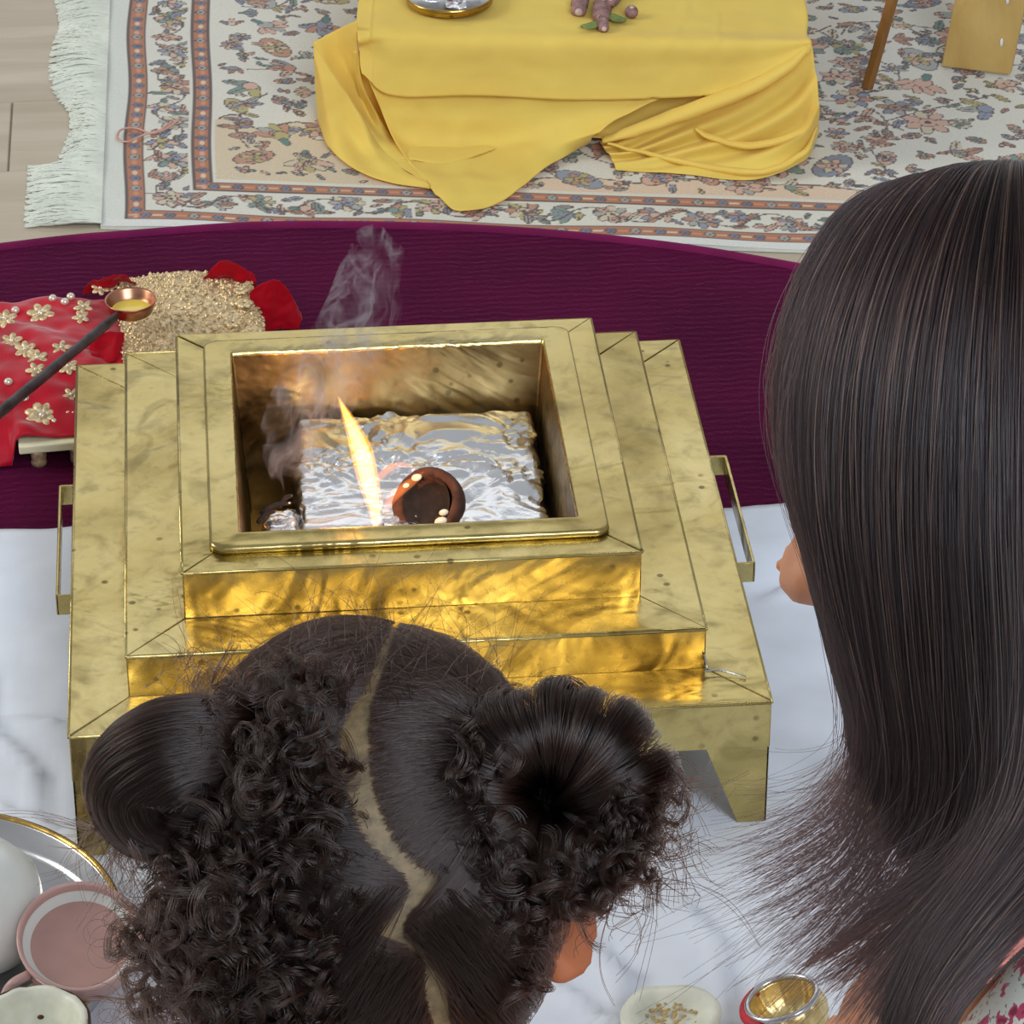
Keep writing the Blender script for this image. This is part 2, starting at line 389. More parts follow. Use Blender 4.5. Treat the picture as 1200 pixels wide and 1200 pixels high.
    for along, lim in ((0, w), (1, h)):
        s = .040
        while s < lim:
            q = (G1+B1)/2+.006*math.sin(s*75)
            c = (s, q) if along == 0 else (q, s)
            if n % 2 == 0: rosette(c[0], c[1], r.uniform(.012, .016), pc(3), 8)
            else: palmette(c[0], c[1], r.uniform(.012, .017), (0 if along == 0 else 1.57)+r.choice([0, 3.14]), pc(3))
            for z in range(5):
                o_ = r.uniform(-.016, .016); p_ = r.uniform(G1+.006, B1-.006)
                cc = (s+.019+o_, p_) if along == 0 else (p_, s+.019+o_)
                leaf(cc[0], cc[1], r.uniform(.005, .010), r.uniform(0, 6.28), pc(1)[0])
            n += 1; s += .038
        S = np.arange(.01, lim, .019)
        P = [(t, (G1+B1)/2+.014*math.sin(t*82)) if along == 0 else ((G1+B1)/2+.014*math.sin(t*82), t) for t in S]; line(P, .0009, DK*1.2)
    for a, b in ((0, G1), (B1, G2)):
        m = (d >= a) & (d < b) & (GX >= 0) & (GY_ >= 0); img[m] = RU*1.05
        for along, lim in ((0, w), (1, h)):
            s = a+.006; k = 0
            while s < lim:
                c = (s, (a+b)/2) if along == 0 else ((a+b)/2, s)
                if min(c) >= a:
                    if k % 2: oel(c[0], c[1], .0042, .0040, 0, (BL*.8, BL, GY)[k % 3]); ell(c[0], c[1], .0015, .0015, 0, DK)
                    else: ell(c[0], c[1], .0046, .0020, along*1.57, (PK, RU*1.5, CR)[k % 3])
                s += .0105; k += 1
        for e in (a, b):
            m = (np.abs(d-e) < .0011) & (GX >= -.001) & (GY_ >= -.001); img[m] = DK*1.1
    m = (d > G2+.0012) & (d < G2+.0045); img[m] = IV
    m = (d > B1-.0045) & (d < B1-.0012); img[m] = IV
    img[(GY_ < -.001)] = lin(228, 228, 220)
    # geometry
    st = .0015
    gx = np.arange(ox, w, st); gy = np.arange(-.012, h, st); A, B = np.meshgrid(gx, gy)
    ii = np.clip(((A-ox)/RES).astype(int), 0, nx-1); jj = np.clip(((B+.012)/RES).astype(int), 0, ny-1)
    colr = img[jj, ii]
    P = O[None, None]+A[..., None]*X+B[..., None]*Y
    P[..., 0] += .0016*np.sin(B*26+1)*np.exp(-np.maximum(A, 0)/.12)    # the slightly wavy edge
    Z = .0045+.0012*np.sin(A*31+B*17)*np.cos(B*23)
    V = np.concatenate([P, Z[..., None]], -1)
    n0, n1 = A.shape; idx = np.arange(n0*n1).reshape(n0, n1)
    F = np.stack([idx[:-1, :-1], idx[:-1, 1:], idx[1:, 1:], idx[1:, :-1]], -1).reshape(-1, 4)
    me = bpy.data.meshes.new('rug'); me.vertices.add(n0*n1); me.vertices.foreach_set('co', V.reshape(-1).astype(np.float32))
    me.loops.add(F.size); me.loops.foreach_set('vertex_index', F.reshape(-1).astype(np.int32))
    me.polygons.add(len(F)); me.polygons.foreach_set('loop_start', np.arange(0, F.size, 4, dtype=np.int32)); me.update(calc_edges=True)
    at = me.attributes.new('weave', 'FLOAT_COLOR', 'POINT'); c4 = np.concatenate([colr, np.ones(colr.shape[:2]+(1,))], -1)
    at.data.foreach_set('color', c4.reshape(-1).astype(np.float32))
    o = link('rug', me, M['rug'], None, True)
    tag(o, 'ivory floral carpet with rust guard stripes and white fringe on oak floor', 'rug')
    lp = [V[0, ::20], V[::20, -1][1:], V[-1, ::-20][1:], V[::-20, 0][1:]]; L = np.concatenate(lp); L0 = L.copy(); L0[:, 2] = .0004; L1 = L.copy(); L1[:, 2] -= .0002
    MB().loft([list(L0), list(L1)]).build('edge_binding', M['fringe'], o)
    return o, O, X, Y, ox, h
def strands(name, lines, radius, mat, parent, tip=.3):
    lens = [len(l) for l in lines]; c = bpy.data.hair_curves.new(name); c.add_curves(lens)
    P = np.concatenate(lines).astype(np.float32); c.attributes['position'].data.foreach_set('vector', P.reshape(-1))
    rr = np.concatenate([np.linspace(1, tip, n)*(radius if np.isscalar(radius) else radius[i]) for i, n in enumerate(lens)]).astype(np.float32)
    a = c.attributes.get('radius') or c.attributes.new('radius', 'FLOAT', 'POINT'); a.data.foreach_set('value', rr)
    o = link(name, c, mat, parent, False); o['kind'] = 'stuff'; return o
rug, rO, rX, rY, rox, rh = build_rug()
fr = []
for k in range(2800):
    t = rng.uniform(-.01, rh); L = rng.uniform(.050, .062)*(.78+.28*math.sin(t*19+1.2)*math.sin(t*7+.5)) if t > .1 else rng.uniform(.056, .066)
    clump = round(t/.011)*.011; p = np.array([rox+.002, t]); q = np.array([rox-L, t+(clump-t)*.6+.012*math.sin(t*40)*(t > .1)])
    nn = 9; s = np.linspace(0, 1, nn)[:, None]; xy = p*(1-s)+q*s
    wv = rng.uniform(.001, .0035)*1.5*np.sin(s[:, 0]*rng.uniform(6, 14)+rng.uniform(0, 6)); xy[:, 1] += wv*s[:, 0]
    w2 = rO+xy[:, :1]*rX+xy[:, 1:]*rY
    z = .0045*(1-s[:, 0])+.0012+rng.uniform(0, .005)*np.sin(np.pi*s[:, 0])
    fr.append(np.concatenate([w2, z[:, None]], 1))
strands('fringe', fr, .0009, M['fringe'], rug, .6)

# ------------------------------------------------------------------ maroon plush mat
def build_mat():
    back = [(-.95, .40), (-.60, .555), (-.30, .622), (-.19, .637), (-.063, .643), (.10, .622), (.24, .583), (.361, .529), (.56, .42), (.80, .24)]
    pts = cr(np.array(back)-[0, .014], 60); front = np.array([(.86, .16), (.83, .09), (.5, .08), (.1, .08), (-.4, .08), (-.9, .08), (-.98, .16)]); fr_ = cr(front, 40)
    P = np.concatenate([pts, fr_]); c = np.array([-.05, .33]); n = len(P)
    P += np.array([[.0015*noise.noise(Vector((i*.9, 0, 0))), .002*noise.noise(Vector((0, i*1.1, 3)))] for i in range(n)])
    m = MB(); prof = [(0.004, 0.0005), (0, .004), (-.001, .008), (-.004, .0105), (-.009, .0118), (-.018, .012)]
    L = []
    for ins, z in prof:
        L.append([(*(p-(nrm(p-c))*(-ins)), z) for p in P])
    for s in np.linspace(.95, .02, 22): L.append([(*(c+(p-c)*s-nrm(p-c)*.018*s), .012) for p in P])
    m.loft(L, True, False, True)
    o = m.build('floor_mat', M['maroon'])
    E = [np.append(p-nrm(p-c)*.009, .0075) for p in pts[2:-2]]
    MB().tube(E, .0095, 12, .45, up=(0, 0, .7)).build('lit_edge_roll', M['maroon_sheen_edge'], o)  # roll along the back edge, with the rim's sheen painted in
    return tag(o, 'dark maroon ribbed plush mat with rounded back edge under brass fire pit', 'mat')
mat_o = build_mat()
MATZ = .012

# ------------------------------------------------------------------ white cloth on the floor
def build_white():
    gx = np.linspace(-1.0, .95, 300); gy = np.linspace(-1.75, .17, 300); A, B = np.meshgrid(gx, gy)
    Z = np.zeros_like(A)
    cre = [((.02, -.34), (.16, -.47)), ((.09, -.30), (.13, -.52)), ((.16, -.28), (.19, -.50)), ((.20, -.36), (.23, -.50)), ((.0, -.44), (.16, -.42)), ((.05, -.25), (.12, -.40)), ((-.32, .05), (-.24, -.20)), ((-.34, -.05), (-.22, -.08)), ((-.30, -.16), (-.20, -.20)), ((.26, .05), (.36, .12)), ((.1, -.56), (.24, -.40)), ((-.02, -.52), (.05, -.40))]
    for (x0, y0), (x1, y1) in cre:
        d = np.array([x1-x0, y1-y0]); L = np.linalg.norm(d); d /= L
        t = (A-x0)*d[0]+(B-y0)*d[1]; s = -(A-x0)*d[1]+(B-y0)*d[0]+.007*np.sin(t*46+x0*90)
        w = np.clip(t/.02, 0, 1)*np.clip((L-t)/.02, 0, 1)
        Z += w*.0072*(np.exp(-np.abs(s)/.0035)-.35*np.exp(-((s-.012)/.009)**2))
    for i in range(A.shape[0]):
        for j in range(A.shape[1]):
            if -.62 < B[i, j] and -.45 < A[i, j] < .5:
                p = Vector((A[i, j]*13, B[i, j]*13, 0)); Z[i, j] += .0022*(1-abs(noise.noise(p)))**3+.0009*noise.noise(p*2.6)
    Z += .002
    e0, e1 = on_z(0, 622, .015), on_z(915, 593, .015)
    edge = e0[1]+(gx-e0[0])*(e1[1]-e0[1])/(e1[0]-e0[0])+.0025*np.sin(gx*23)+.0015*np.sin(gx*61+1)
    Bn = B.copy(); s = (B-gy[0])/(gy[-1]-gy[0]); Bn = gy[0]+s*(edge[None, :]-gy[0])
    k = np.clip((Bn-.035)/.05, 0, 1); k = k*k*(3-2*k); Z = Z+k*(MATZ+.001)
    G = np.stack([A, Bn, Z], -1)
    o = grid_mb(G).build('floor_cloth', M['white_cloth'], None, True, solid=.0008)
    return tag(o, 'creased white cotton cloth spread under front legs of fire pit', 'cloth')
build_white()

# ------------------------------------------------------------------ brass fire pit
KW, KD, T, TY, H1, R1, R2 = .225, .2397, .0380, .0409, .0994, .0316, .0354
def build_kund():
    root = empty('fire_pit', (0, 0, 0), 'large square stepped brass fire pit with handles burning at centre', 'fire pit')
    H2 = H1+R1; H3 = H2+R2; th = .0016
    def tier(name, k, z0, z1, inner, mat_t, mat_r):
        """frame of four mitred treads and four risers"""
        w, d = KW-k*T, KD-k*TY; wi, di = KW-inner*T, KD-inner*TY; g = .0005
        o = MB()
        grp = tread_parent = None
        out = []
        for s in range(4):
            ax = [(0, -1), (1, 0), (0, 1), (-1, 0)][s]
            a = [(-w, -d), (w, -d), (w, d), (-w, d)]; b = [(-wi, -di), (wi, -di), (wi, di), (-wi, di)]
            p, q = np.array(a[s]), np.array(a[(s+1) % 4]); pi_, qi = np.array(b[s]), np.array(b[(s+1) % 4])
            tdir = nrm(q-p)*g
            jit = lambda: random.uniform(-.0006, .0006)
            q4 = [(*(p+tdir), z1+jit()), (*(q-tdir), z1+jit()), (*(qi-tdir), z1+jit()), (*(pi_+tdir), z1+jit())]
            out.append(('tread', MB().slab(q4, th), mat_t if s != 0 else M['brass']))
            nv = np.array(ax, float)*.0004
            r4 = [(*(p+nv), z0), (*(q+nv), z0), (*(q+nv), z1-th*.6), (*(p+nv), z1-th*.6)]
            out.append(('riser', MB().slab(r4, th), mat_r))
            # rolled bead along the front edge of the tread
            bd = [(*(p+np.array(ax)*.0004), z1-.0012), (*(q+np.array(ax)*.0004), z1-.0012)]
            out.append(('edge_bead', MB().tube([bd[0], ((np.array(bd[0])+np.array(bd[1]))/2), bd[1]], .0011, 8), mat_t))
        return out
    def emit(parent, items):
        for n, m, mt in items: m.build(n, mt, parent, n == 'edge_bead', bevel=.0005 if n != 'edge_bead' else 0)
    # legs frame
    items = [it for it in tier('base', 0, H1-.036, H1, 1, M['brass'], M['brass'])]
    emit(root, items)
    for sx in (-1, 1):
        for sy in (-1, 1):
            lg = MB(); zf = MATZ+.0005 if sy > 0 else .0035
            x0, y0 = sx*KW, sy*KD
            A = [(x0, y0), (x0-sx*.042, y0)]; B = [(x0, y0), (x0-sx*.019, y0)]
            lg.hexa([(B[0][0], B[0][1], zf), (B[1][0], B[1][1], zf), (A[1][0], A[1][1], H1-.034), (A[0][0], A[0][1], H1-.034)], [(B[0][0], B[0][1]-sy*th, zf), (B[1][0], B[1][1]-sy*th, zf), (A[1][0], A[1][1]-sy*th, H1-.034), (A[0][0], A[0][1]-sy*th, H1-.034)])
            A = [(x0, y0), (x0, y0-sy*.042)]; B = [(x0, y0), (x0, y0-sy*.019)]
            lg.hexa([(B[0][0], B[0][1], zf), (B[1][0], B[1][1], zf), (A[1][0], A[1][1], H1-.034), (A[0][0], A[0][1], H1-.034)], [(B[0][0]-sx*th, B[0][1], zf), (B[1][0]-sx*th, B[1][1], zf), (A[1][0]-sx*th, A[1][1], H1-.034), (A[0][0]-sx*th, A[0][1], H1-.034)])
            lg.build('leg', M['brass'], root, False, bevel=.0004)
    emit(root, tier('mid', 1, H1, H2, 2, M['brass'], M['brass_gold']))  # risers' gold: light bounced between treads and risers put into the colour
    emit(root, tier('top', 2, H2, H3, 2.7, M['brass'], M['brass_gold']))
    # rim flange and well
    def rr(k, z, rad, n=8):
        w, d = KW-2*T-k, KD-2*TY-k; L = []
        for cx, cy, a0 in ((w-rad, d-rad, 0), (-w+rad, d-rad, 90), (-w+rad, -d+rad, 180), (w-rad, -d+rad, 270)):
            for a in np.linspace(a0, a0+90, n): L.append((cx+rad*math.cos(math.radians(a)), cy+rad*math.sin(math.radians(a)), z))
        return L
    fo, fi = .0185, .0375
    rim = MB().loft([rr(fo+.006, H3+.0002, .009), rr(fo, H3+.0002, .010), rr(fo-.0006, H3+.0020, .010), rr(fo, H3+.0046, .010), rr(fo+.0014, H3+.0054, .009), rr(fo+.004, H3+.0052, .008), rr(fi-.003, H3+.0046, .004), rr(fi-.0012, H3+.0054, .003), rr(fi, H3+.005, .002), rr(fi+.0008, H3+.002, .002)])
    rim.build('rim', M['brass'], root)
    well = MB().loft([rr(fi+.0002, H3+.003, .002), rr(fi+.004, H3-.05, .002), rr(fi+.009, .045, .002), rr(fi+.05, .044, .002)], True, False, True)
    well.build('well', M['brass_dark'], root, True, angle=.6)
    # side handles
    for sx in (-1, 1):
        x = sx*KW; o = .018 if sx > 0 else .013; y0, y1 = -.048, .098; z0, z1 = .066, .082; t2 = .0022
        h = MB()
        h.box(min(x, x+sx*o), max(x, x+sx*o), y1-t2, y1, z0, z1); h.box(min(x, x+sx*o), max(x, x+sx*o), y0, y0+t2, z0, z1)
        h.box(min(x+sx*o, x+sx*(o-t2)), max(x+sx*o, x+sx*(o-t2)), y0, y1, z0, z1)
        h.build('handle', M['brass'], root, False, bevel=.0008)
        for yy in (y0+t2+.004, y1-t2-.004):
            MB().ball((x+sx*.0012, yy, (z0+z1)/2), (.0018, .003, .003), 10, 6).build('rivet', M['brass_dark'], root)
    # bent wire catch at the right front corner
    w = MB().tube([(.186, -.20, H1+.012), (.188, -.204, H1+.004), (.186, -.207, H1+.003), (.196, -.206, H1+.003), (.212, -.214, H1+.002)], .0008, 6)
    w.build('wire_catch', M['steel'], root)
    return root
kund = build_kund()
FLOORZ = .0445

# ------------------------------------------------------------------ foil-wrapped bricks, shell, scraps, flame, smoke
def crumple(P, amp, sc_, seed):
    """sharp creases: folded ramps at three sizes, bent by a slow noise"""
    h = []
    for p in P:
        v = Vector(p)*sc_+Vector((seed, seed*.7, 0))
        w = noise.noise_vector(v*.7)*1.1; x = v+w
        d = noise.voronoi(x)[0]; d2 = noise.voronoi(x*2.3)[0]; d3 = noise.voronoi(x*5+Vector((3, 1, 2)))[0]
        h.append(1.0*(d[0]-.4)+.55*(d2[1]-d2[0])+.20*d3[0])
    return np.array(h)*amp
def foil_block(name, c, sx, sy, z0, z1, seed, parent, rot=0, amp=.0078, sc_=22, n=96):
    m = MB()
    def face(o, a, b, na, nb):
        o, a, b = map(np.asarray, (o, a, b)); G = np.array([[o+a*i/na+b*j/nb for j in range(nb+1)] for i in range(na+1)], float); return G
    hx, hy = sx/2, sy/2; hz = z1-z0
    G = [face((-hx, -hy, hz), (sx, 0, 0), (0, sy, 0), n, n), face((-hx, -hy, 0), (sx, 0, 0), (0, 0, hz), n, n//3), face((hx, -hy, 0), (0, sy, 0), (0, 0, hz), n, n//3), face((hx, hy, 0), (-sx, 0, 0), (0, 0, hz), n, n//3), face((-hx, hy, 0), (0, -sy, 0), (0, 0, hz), n, n//3)]
    ca, sa = math.cos(rot), math.sin(rot)
    for g in G:
        P = g.reshape(-1, 3); q = np.stack([P[:, 0]/hx, P[:, 1]/hy, (P[:, 2]-hz/2)/(hz/2)], 1)
        rd = .004; cl = np.clip(P, [-hx+rd, -hy+rd, rd-.01], [hx-rd, hy-rd, hz-rd]); dv = P-cl; ln = np.linalg.norm(dv, axis=1, keepdims=True); nn = dv/np.maximum(ln, 1e-9)
        P2 = cl+nn*rd
        P2 = P2+nn*crumple(P2*np.array([.85, 1.35, 1.2]), amp, sc_, seed)[:, None]
        P3 = np.stack([P2[:, 0]*ca-P2[:, 1]*sa+c[0], P2[:, 0]*sa+P2[:, 1]*ca+c[1], P2[:, 2]+z0], 1)
        gm = grid_mb(P3.reshape(g.shape)); m.add(gm.v, gm.f)
    me = bpy.data.meshes.new(name); me.from_pydata(m.v, [], m.f)
    import bmesh
    bm = bmesh.new(); bm.from_mesh(me); bmesh.ops.remove_doubles(bm, verts=bm.verts, dist=.0003); bmesh.ops.recalc_face_normals(bm, faces=bm.faces); bm.to_mesh(me); bm.free()
    return link(name, me, M['foil'], parent, True, angle=.42)
fb = foil_block('foil_brick', (.0165, .030), .166, .152, FLOORZ+.001, .121, 3.0, None, -.02)
tag(fb, 'large crumpled silver foil wrapped block inside the fire pit well', 'foil block')
fs = foil_block('foil_scrap', (-.0815, -.025), .021, .05, FLOORZ+.001, .112, 8.0, None, .04, .006, 34, 44)
tag(fs, 'small crumpled silver foil scrap in left front corner of the pit', 'foil')
fs2 = foil_block('foil_scrap', (.1045, .02), .004, .05, FLOORZ+.001, .085, 5.0, None, .05, .0015, 60, 30)
tag(fs2, 'thin dark foil fold between foil block and right pit wall', 'foil')
# charred twig bits beside the left scrap
for i, (u, v, l, a) in enumerate(((312, 606, .020, .9), (322, 596, .022, .4), (334, 588, .02, 1.1))):
    p = on_z(u, v, .121+.003*i); d = np.array([math.cos(a), math.sin(a)*.4, .25])*l/2
    p[0] = max(p[0], -.094)
    q = cr(np.array([p-d, p+np.array([0, .001, .002]), p+d]), 7)
    o = MB().tube(q, [.0014, .0019, .0018, .002, .0019, .0016, .0012], 8).build('charred_stick', M['char'])
    MB().tube([q[-2], q[-1], q[-1]+d*.12], [.0014, .0012, .0006], 8).build('ash_tip', M['steel'], o)
    tag(o, ('charred stick lowest beside left foil scrap in the pit', 'charred stick nearest the pit front wall at left', 'charred stick leaning on left edge of foil block')[i], 'stick', 'charred sticks in the pit')
# scorched shell: hollow dome lying open to the left
def build_shell():
    c = on_z(503, 590, .136); ax = nrm(-FW*.78-RT*.50+UP*.1); e = frame(ax)
    K = 1.2; m = MB(); L = []
    sx = e[0]; sy = e[1]
    for z, r in [(-.016, .004), (-.013, .0130), (-.008, .0185), (-.002, .0215), (.002, .0222), (.0038, .0214), (.0042, .0190), (.003, .0165), (-.004, .0125), (-.008, .006), (-.0085, .0005)]:
        L.append([c+ax*z*K+(sx*math.cos(a)*1.06+sy*math.sin(a)*.94)*r*K*(1+.06*noise.noise(Vector((math.cos(a)*2, math.sin(a)*2, z*60)))) for a in np.linspace(0, 2*math.pi, 36, endpoint=False)])
    o = m.loft(L, True, True, True).build('coconut_shell', M['shell'])
    tag(o, 'scorched brown half coconut shell burning in front of foil block', 'coconut')
    f2 = MB().lathe([(.0162*K, .0034*K), (.0150*K, .0020*K), (.0128*K, -.0030*K), (.007*K, -.0072*K), (0, -.0078*K)], c, 30, ax); f2.build('charred_hollow', M['char'], o)
    for (a, r, s) in ((1.9, .0195, .0045), (2.4, .021, .003), (-.9, .0185, .0055), (-.55, .0165, .004)):
        MB().ball(c+ax*.0042+(sx*math.cos(a)+sy*math.sin(a))*r, (s, s*.6, s*.35), 10, 6, (sx, sy, ax)).build('pale_flesh', M['flesh'], o)
    return o
build_shell()
def vol_emit(name, bottom, top, z0, z1, s0, s1):
    m = bpy.data.materials.new(name); m.use_nodes = True; nt = m.node_tree; nt.nodes.clear()
    out = nt.nodes.new('ShaderNodeOutputMaterial'); em = nt.nodes.new('ShaderNodeEmission')
    ge = nt.nodes.new('ShaderNodeNewGeometry'); se = nt.nodes.new('ShaderNodeSeparateXYZ'); mr = nt.nodes.new('ShaderNodeMapRange'); mr.inputs[1].default_value = z0; mr.inputs[2].default_value = z1
    rp = nt.nodes.new('ShaderNodeValToRGB'); rp.color_ramp.elements[0].color = bottom; rp.color_ramp.elements[1].color = top
    mr2 = nt.nodes.new('ShaderNodeMapRange'); mr2.inputs[1].default_value = z0; mr2.inputs[2].default_value = z1; mr2.inputs[3].default_value = s0; mr2.inputs[4].default_value = s1
    nt.links.new(ge.outputs['Position'], se.inputs[0]); nt.links.new(se.outputs['Z'], mr.inputs[0]); nt.links.new(se.outputs['Z'], mr2.inputs[0]); nt.links.new(mr.outputs[0], rp.inputs[0])
    nt.links.new(rp.outputs[0], em.inputs[0]); nt.links.new(mr2.outputs[0], em.inputs[1]); nt.links.new(em.outputs[0], out.inputs['Volume']); return m
def build_flame():
    y = -.050
    fo = vol_emit('flame_outer', (1, .20, .02, 1), (1, .38, .03, 1), .12, .19, 70, 120)
    fl_ = vol_emit('flame_wisp', (1, .16, .03, 1), (1, .26, .05, 1), .12, .17, 60, 80)
    fi = vol_emit('flame_core', (1, .36, .05, 1), (1, .56, .10, 1), .12, .19, 220, 380)
    def tongue(pts, k=1.0):
        P = cr(np.array([np.append(on_y(u, v, y-.004*i), r) for i, (u, v, r) in enumerate(pts)]), 22)
        return MB().tube(P[:, :3], np.maximum(P[:, 3]*k, .0002), 14, .7)
    main = [(438, 612, .0020), (438, 590, .0056), (431, 560, .0076), (424, 530, .0078), (416, 508, .0060), (405, 484, .0034), (396, 464, .0004)]
    o = tongue(main).build('flame', fo)
    tag(o, 'tall yellow orange flame rising beside the coconut shell', 'flame')
    tongue(main, .66).build('flame_core', fi, o)
    tongue([(436, 570, .002), (448, 556, .0032), (462, 546, .003), (478, 545, .0022), (492, 552, .0004)]).build('side_tongue', fl_, o)
    tongue([(452, 600, .002), (458, 585, .004), (470, 574, .004), (486, 562, .003), (497, 552, .0004)]).build('side_tongue', fl_, o)
    f2 = [(439, 622, .002), (441, 612, .0032), (443, 600, .0026), (449, 584, .0004)]
    tongue(f2).build('front_tongue', fo, o); tongue(f2, .65).build('front_core', fi, o)
    l = bpy.data.lights.new('flame_light', 'POINT'); l.energy = .2; l.color = (1, .42, .16); l.shadow_soft_size = .012
    lo = bpy.data.objects.new('flame_light', l); COL.objects.link(lo); lo.location = on_y(402, 560, -.058)
build_flame()
def build_smoke():
    m = bpy.data.materials.new('smoke'); m.use_nodes = True; nt = m.node_tree; nt.nodes.clear()
    N = nt.nodes.new; out = N('ShaderNodeOutputMaterial'); pv = N('ShaderNodeVolumePrincipled'); pv.inputs['Color'].default_value = (.86, .86, .90, 1); pv.inputs['Anisotropy'].default_value = .1
    tc = N('ShaderNodeTexCoord'); mp = N('ShaderNodeMapping'); mp.inputs['Scale'].default_value = (1, 1, .6)
    n1 = N('ShaderNodeTexNoise'); n1.inputs['Scale'].default_value = 34; n1.inputs['Detail'].default_value = 3; n1.inputs['Distortion'].default_value = 1.4
    sub = N('ShaderNodeMath'); sub.operation = 'SUBTRACT'; sub.inputs[1].default_value = .5
    ab = N('ShaderNodeMath'); ab.operation = 'ABSOLUTE'
    rp = N('ShaderNodeMapRange'); rp.inputs[1].default_value = .0; rp.inputs[2].default_value = .06; rp.inputs[3].default_value = 1; rp.inputs[4].default_value = .04
    pw = N('ShaderNodeMath'); pw.operation = 'POWER'; pw.inputs[1].default_value = 2.0
    n2 = N('ShaderNodeTexNoise'); n2.inputs['Scale'].default_value = 16; r2 = N('ShaderNodeMapRange'); r2.inputs[1].default_value = .42; r2.inputs[2].default_value = .62
    mu = N('ShaderNodeMath'); mu.operation = 'MULTIPLY'; mu2 = N('ShaderNodeMath'); mu2.operation = 'MULTIPLY'; mu2.inputs[1].default_value = 85
    lk = nt.links.new
    lk(tc.outputs['Object'], mp.inputs[0]); lk(mp.outputs[0], n1.inputs['Vector']); lk(mp.outputs[0], n2.inputs['Vector']); lk(n1.outputs['Fac'], sub.inputs[0]); lk(sub.outputs[0], ab.inputs[0]); lk(ab.outputs[0], rp.inputs[0]); lk(rp.outputs[0], pw.inputs[0])
    lk(n2.outputs['Fac'], r2.inputs[0]); lk(pw.outputs[0], mu.inputs[0]); lk(r2.outputs[0], mu.inputs[1]); lk(mu.outputs[0], mu2.inputs[0]); lk(mu2.outputs[0], pv.inputs['Density']); lk(pv.outputs[0], out.inputs['Volume'])
    path = [(356, 585, -.04, .010), (340, 550, -.03, .016), (342, 505, -.01, .022), (376, 452, .01, .029), (412, 400, .03, .029), (430, 350, .06, .026), (440, 310, .08, .024), (432, 270, .10, .010)]
    P = cr(np.array([np.append(on_y(u, v, yy), r) for u, v, yy, r in path]), 30)
    L = MB().tube(P[:, :3], P[:, 3], 20, 1.0)
    o = L.build('smoke', m)
    return tag(o, 'thin grey smoke drifting up from the fire', 'smoke', None, 'stuff')
build_smoke()

